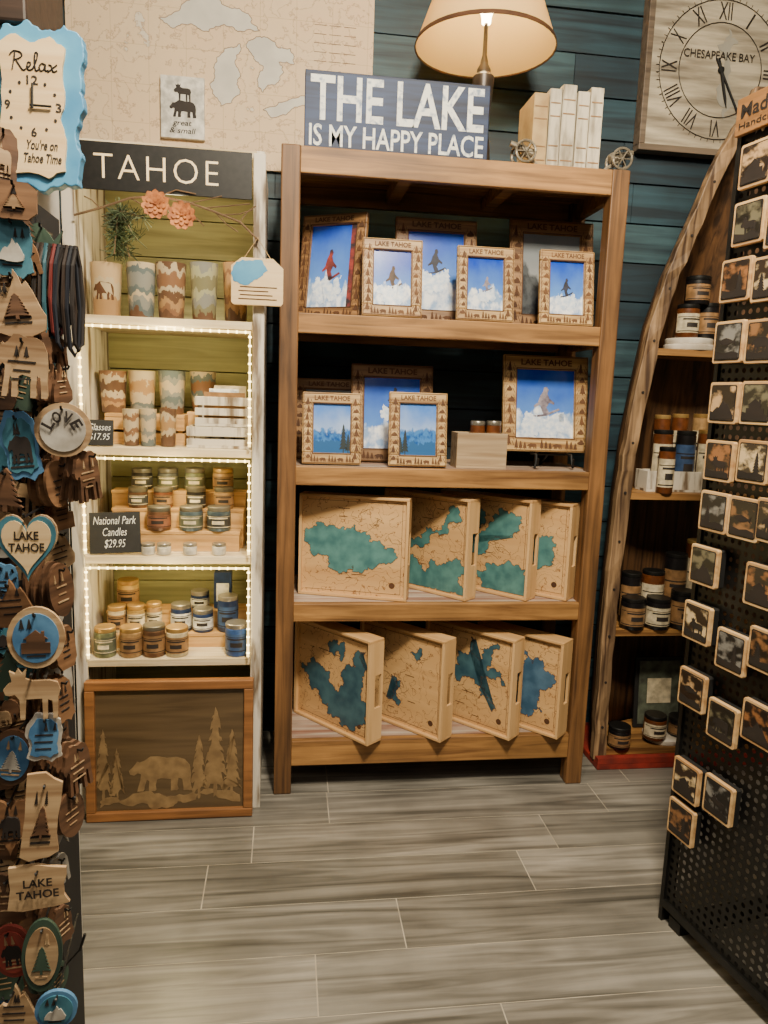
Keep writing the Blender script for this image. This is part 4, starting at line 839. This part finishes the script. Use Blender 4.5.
# ---------- ornament rack
YR=1.03
xa,xb=onY(-70,512,YR).x,onY(40,512,YR).x;zR2=onY(20,196,YR).z
T=thing('ornament_rack','tall black rack at left crowded with hanging wooden ornaments','rack',((xa+xb)/2,YR+.06,0))
bm=nb();k=.1
while k<zR2-.06:
    box(bm,xa,xb,YR+.004,YR+.02,k,k+.058);k+=.062
box(bm,xa+.002,xb-.002,YR+.012,YR+.03,.08,zR2);obj('slat_panel',bm,M_blackm,T,absol=True)
bm=nb();box(bm,xb-.012,xb,YR+.03,YR+.13,.08,zR2);obj('side_panel',bm,M_blackm,T,absol=True)
bm=nb();xt=onY(4,150,YR).x;tube(bm,[(xt,YR+.02,zR2-.05),(xt,YR+.02,onY(4,134,YR).z)],.004,6);obj('top_rod',bm,M_black,T,absol=True)
bm=nb();box(bm,xa-.02,xb,YR+.002,YR+.2,0,.05);obj('base',bm,M_black,T,absol=True,bev=.004)
ow={'w':wood('ornament maple',g(206,174,132),g(136,102,70),'x',k=1.5,patch=.25),'d':wood('ornament walnut',g(122,87,62),g(68,47,33),'x',k=1.5,patch=.25),'m':wood('ornament cherry',g(158,116,80),g(102,71,48),'x',k=1.5,patch=.25),'t':mat('ornament teal',g(70,126,144),g(42,92,110),scale=(30,30,30)),'b':mat('ornament blue',g(88,136,176),g(56,100,140),scale=(30,30,30)),'r':mat('ornament red',g(150,60,48),g(110,42,36)),'g':mat('ornament grey',g(190,184,172),g(150,142,130),scale=(40,40,40)),'k':M_dark,'n':mat('ornament green',g(66,88,72),g(42,60,50))}
SH={'disc':circ(),'heart':HEART,'lake':coast(LAKE,2,.12,3),'mountain':coast(MOUNT,1,.1,2),'bear':[(p[0]-.5,(p[1]-.3)/.6) for p in BEAR],'pine tree':[(p[0],p[1]-.5) for p in PINE],'badge':[(-.5,-.3),(-.3,-.5),(.3,-.5),(.5,-.3),(.5,.3),(.3,.5),(-.3,.5),(-.5,.3)],'plaque':coast([(-.5,-.45),(.5,-.4),(.46,.4),(-.46,.5)],2,.1,8),'moose':MOOSE,'cabin':CABIN,'fish':[(p[0],p[1]*2) for p in FISH]}
def orn(px,py,wp_,hp,sh,c,Y,label,inner=None,ic='t',txt=None,rz=0,dec=None,dc='k',n=1,roll=0):
    for k in range(n):
        y=Y+.014*k*cos(rz);P=onY(px,py,Y);zc=(P-CAM).dot(fwd);w,h=wp_*zc/F,hp*zc/F
        lb=label if k==0 else 'copy hanging behind the '+label
        x=P.x-.014*k*sin(rz)
        T=thing('wooden_ornament',lb,'ornament',(x,y,P.z),rz,('ornaments on one peg, '+label) if n>1 else 'wooden ornaments on the left rack')
        T.rotation_euler=(0,roll+(.12*((k*7)%3-1) if n>1 else 0),rz)
        bm=nb();prism(bm,SH[sh],0,.005,w,h);cu=obj('cutout',bm,ow[c],T)
        if inner and k==0:
            bm=nb();prism(bm,SH[inner],-.0015,0,w*.8,h*.8,0,0);obj('inlay',bm,ow[ic],cu)
        if dec and k==0:
            bm=nb();s=SH[dec];prism(bm,s,-.003,-.0015 if inner else 0,w*.5,h*.38,0,-h*.05);obj('art',bm,ow[dc],cu)
        if k==0 and txt is None and sh not in('pine tree','fish','moose'):
            bm=nb();q=random.Random(int(px*31+py));yy=-.0022 if inner else -.0008
            for j in range(3):
                z_=h*(-.3+.07*j if dec else -.22+.14*j);l_=w*q.uniform(.14,.26);box(bm,-l_,l_,yy,yy+.0008,z_,z_+h*.025)
            for j in range(2):
                xx=w*q.uniform(-.25,.25);prism(bm,PINE,yy,yy+.0008,w*.1,h*.18,xx,h*.14)
            obj('engraving',bm,ow['k' if c in 'wmgtb' else 'w'],cu)
        if txt and k==0:
            bm=nb();text(bm,txt,-w*.34,w*.34,-h*.2,h*.24,-.0035);obj('lettering',bm,ow['k'],cu,recalc=False)
        if k==n-1:
            bm=nb();hz=h*.38;tube(bm,[(0,-.014*k-.01,hz+.004),(0,-.014*k-.008,hz),(0,YR+.003-y if abs(rz)<.4 else .03,hz)],.0015,5);obj('peg',bm,M_black,T)
D=[ (2,158,36,60,'lake','d',.95,'dark walnut cutout at the very top of the rack',None,'t',None,.3,'bear','w'),
(14,200,42,36,'badge','m',.93,'cherry octagon badge with pale pine, just under the top cutout',None,'t',None,.1,'pine tree','w'),
(12,247,46,60,'lake','t',.94,'teal blue lake cutout high on the left rack',None,'t',None,.1,'mountain','g'),
(16,303,52,66,'mountain','w',.93,'pale mountain peak cutout below the teal lake',None,'t',None,.1,'pine tree','d'),
(22,366,50,62,'bear','w',.92,'large maple bear cutout above the blue lake',None,'t',None,.15,None,'k'),
(20,446,44,72,'lake','b',.94,'blue lake cutout with dark bear beside the round love disc','lake','t',None,.1,'bear','k'),
(5,490,36,44,'pine tree','d',.93,'walnut pine tree left of the blue lake',None,'t',None,0,None,'k'),
(27,543,58,72,'heart','w',.90,'maple heart with teal rim lettered lake tahoe',None,'t','',.05,None,'k'),
(10,604,46,50,'mountain','m',.93,'cherry mountain just below the heart',None,'t',None,.1,None,'k'),
(36,638,54,64,'disc','w',.91,'round maple medallion with blue sky and cabin','disc','b',None,.1,'cabin','d'),
(8,672,34,60,'pine tree','n',.93,'green pine cutout left of the round medallion',None,'t',None,.1,None,'k'),
(32,694,52,54,'moose','w',.91,'maple moose below the round medallion',None,'t',None,.2,None,'k'),
(44,738,42,52,'lake','g',.92,'grey lake plaque with blue inset','lake','b',None,.2,None,'k'),
(12,758,42,60,'disc','d',.93,'walnut disc with blue centre near lower rack','disc','b',None,0,'pine tree','g'),
(42,818,36,92,'plaque','w',.90,'tall maple plaque with a dark pine tree shape',None,'t',None,.2,'pine tree','d'),
(10,824,40,62,'heart','m',.93,'plain cherry heart low on the rack',None,'t',None,.1,'bear','k'),
(38,888,58,48,'plaque','w',.90,'maple plaque lettered lake tahoe low on the rack',None,'t','LAKE\nTAHOE',.1,None,'k'),
(8,900,40,56,'lake','d',.93,'walnut lake cutout beside the lettered plaque',None,'t',None,0,None,'k'),
(12,952,40,58,'disc','r',.92,'red disc with dark bear near the floor end','disc','r',None,0,'bear','k'),
(42,956,38,80,'disc','n',.90,'tall green oval scenic medallion','disc','w',None,.1,'pine tree','n'),
(56,1010,40,42,'disc','b',.88,'blue disc with pale rim lowest on the rack','disc','t',None,.1,'mountain','g'),
(14,1010,44,54,'mountain','w',.9,'maple mountain at the bottom corner of the photo',None,'t',None,0,None,'k')]
for d in D:orn(*d,roll=R.uniform(-.12,.12) if 'lettered' not in d[7] else 0)
short=['top walnut cutout','octagon badge','teal lake','pale mountain','large maple bear','blue lake','walnut pine','lettered heart','cherry mountain','cabin medallion','green pine','maple moose','grey lake plaque','blue centred disc','tall maple plaque','cherry heart','lettered plaque','low walnut lake','red bear disc','green oval','lowest blue disc','corner mountain']
cn={'w':'maple','d':'walnut','m':'cherry','g':'grey','k':'black','n':'green','t':'teal','b':'blue'}
seen=set()
py=216;kk=0
while py<1020:
    kk+=1
    for col,px in enumerate((0,20,38,56)):
        x=px+R.uniform(-4,4);y=py+R.uniform(-7,7)+(col*11)%31
        if col==3 and y<340:continue
        for tr in range(60):
            sh=R.choice(['bear','mountain','pine tree','disc','heart','moose','cabin','fish','lake','badge']);c=R.choice('ddmmwwwbbgndt')
            ref=min(range(22),key=lambda i:(D[i][0]-x)**2+(D[i][1]-y)**2);side=('right' if x>D[ref][0] else 'left')
            lb=('small %s %s edge-on, %s of the %s' if col==3 else 'small %s %s half hidden behind and %s of the %s')%(cn[c],sh,side,short[ref])
            if lb not in seen:break
        seen.add(lb)
        if col==3:orn(x+R.uniform(0,6),y,R.uniform(26,36),R.uniform(34,46),sh,c,.98+.004*(kk%2),lb,rz=radians(R.uniform(48,68)),n=3)
        else:orn(x,y,R.uniform(28,40),R.uniform(32,46),sh,c,.966+.010*col+.004*(kk%2),lb,rz=R.uniform(-.1,.35),roll=R.uniform(-.3,.3),dec=R.choice([None,'pine tree','bear']) if sh in('disc','badge','heart','lake') else None,dc='k' if c in 'wgtmb' else 'w')
    py+=33
hT=[o for o in bpy.data.objects if o.get('label','').startswith('maple heart with teal')][0]
P=onY(27,543,.90);zc=(P-CAM).dot(fwd);w=58*zc/F;h=72*zc/F
bm=nb();prism(bm,HEART,-.0012,0,w*.96,h*.96);obj('teal_rim',bm,ow['t'],hT);bm=nb();prism(bm,HEART,-.0024,-.0012,w*.80,h*.80);bc=obj('birch_centre',bm,M_clockf,hT);bm=nb();text(bm,'LAKE\nTAHOE',-w*.29,w*.29,-h*.12,h*.17,-.003);obj('lettering',bm,M_dark,bc,recalc=False)
orn(63,430,54,54,'disc','w',.94,'round pale disc lettered love beside the price card',"disc",'g','',.1)
lT=[o for o in bpy.data.objects if o.get('label','').startswith('round pale disc lettered love')][0]
P=onY(63,430,.94);zc=(P-CAM).dot(fwd);w=54*zc/F
for i,ch in enumerate(('L','O','V ','E')):
    bm=nb();A=-1.05+.70*i;Mx=Matrix.Translation((w*.28*sin(A),0,w*.28*cos(A)-w*.03))@Matrix.Rotation(A,4,'Y');text(bm,ch,-w*.075,w*.075,-w*.105,w*.105,-.0035,Mx);obj('letter',bm,M_dark,lT,recalc=False)
for px,py,w_,h_,sh,c,lb,n in((88,476,32,52,'bear','d','walnut bear stack at the rack edge under the love disc',6),(58,484,28,48,'disc','m','cherry disc stack beside the edge bear stack',3),(62,590,30,56,'disc','d','walnut disc stack right of the maple heart',4),(78,768,34,52,'bear','d','walnut bear stack right of the lower plaque',5),(72,814,32,50,'disc','d','walnut oval stack just below the lower bear stack',4),(64,700,28,50,'lake','m','cherry lake stack at mid rack edge',4),(62,384,24,40,'mountain','d','walnut mountain stack above the love disc',3),(64,925,26,44,'lake','d','walnut lake stack near the rack foot',3),(66,648,24,44,'badge','m','cherry badge stack right of the cabin medallion',3)):
    orn(px,py,w_,h_,sh,c,.955,lb,rz=radians(58),n=n)
T=thing('wire_hook','long black empty wire hook curling out low on the rack','hook',(xb,YR-.01,onY(70,965,.95).z))
bm=nb();tube(bm,[(-.01,.02,0),onY(60,972,.97)-T.location,onY(80,950,.95)-T.location,onY(85,934,.95)-T.location],.002,6);obj('wire',bm,M_black,T)
M_nav=mat('ink navy cord',g(30,34,46),g(20,22,30));M_dbr=mat('dark brown cord',g(52,38,30),g(36,27,22));M_red2=mat('dull red cord',g(120,44,40),g(86,32,30));M_tl2=mat('dull teal cord',g(50,98,110),g(36,72,84))
cols=[M_dark,M_dbr,M_tl2,M_dark,M_red2,M_nav,M_dark,M_dbr,M_nav,M_dark];nm=['black','brown','teal','dark','red','navy','inky','umber','midnight','jet']
a,b2=onY(36,246,.985),onY(78,250,.985)
T=thing('strap_hanger','black wire hanger bar carrying dark wrist straps','hanger',a)
bm=nb();tube(bm,[a+Vector((-.02,.05,0)),a,b2],.003,6);obj('bar',bm,M_black,T,absol=True)
for k in range(10):
    P=a+(b2-a)*(k+.5)/10;L_=.07+.05*R.random()
    bm=nb();tube(bm,[(0,0,.004),(.006,0,-.02),(.009,0,-L_*.6),(.006,0,-L_),(0,0,-L_-.008),(-.006,0,-L_),(-.009,0,-L_*.6),(-.006,0,-.02),(0,0,.004)],.0028,6)
    T=tag(obj('wrist_strap',bm,cols[k]),'%s hanging wrist strap, %s along the wire hanger'%(nm[k],['first','second','third','fourth','fifth','sixth','seventh','eighth','ninth','last'][k]),'strap','straps on the wire hanger');T.location=P;T.rotation_euler=(0,0,radians(R.uniform(20,70)))
# ---------- lights
def light(kind,loc,energy,col,size=.1,target=None,spot=60,blend=.6):
    l=bpy.data.lights.new(kind.lower()+' light',kind);l.energy=energy;l.color=col
    if kind=='AREA':l.size=size
    else:l.shadow_soft_size=size
    if kind=='SPOT':l.spot_size=radians(spot);l.spot_blend=blend
    o=bpy.data.objects.new(kind.lower()+'_light',l);C.objects.link(o);o.location=loc
    if target is not None:o.rotation_euler=(Vector(target)-Vector(loc)).to_track_quat('-Z','Y').to_euler()
W1=(1,.84,.60)
light('AREA',(.35,.5,2.9),116,(1,.87,.65),.3,(.5,2.3,.9))
light('AREA',(0,-.9,2.9),20,(1,.91,.78),1.2,(0,.6,0))
light('SPOT',(.2,1.0,2.9),88,(1,.90,.77),.08,(.35,1.6,0),70,.9)
light('SPOT',(-.3,.9,2.9),38,W1,.08,(-.35,2.3,1.5),50)
light('SPOT',(1.2,1.2,2.9),44,W1,.08,(1.3,2.6,1.7),46)
light('SPOT',(-.5,.1,2.9),36,(1,.88,.72),.06,(-.35,1.0,1.1),50)
light('POINT',(lx,ly,lz+.14),46,(1,.76,.38),.035)
for z in UZ[:3]:light('POINT',((UX0+UX1)/2,UF+.02,z-.05),3.6,(1,.82,.40),.06)
light('POINT',((UX0+UX1)/2,UF+.03,1.80),2.6,(1,.84,.48),.05)
wd=bpy.data.worlds.new('world');S.world=wd;wd.use_nodes=True;wd.node_tree.nodes['Background'].inputs[0].default_value=(1,.88,.74,1);wd.node_tree.nodes['Background'].inputs[1].default_value=.06
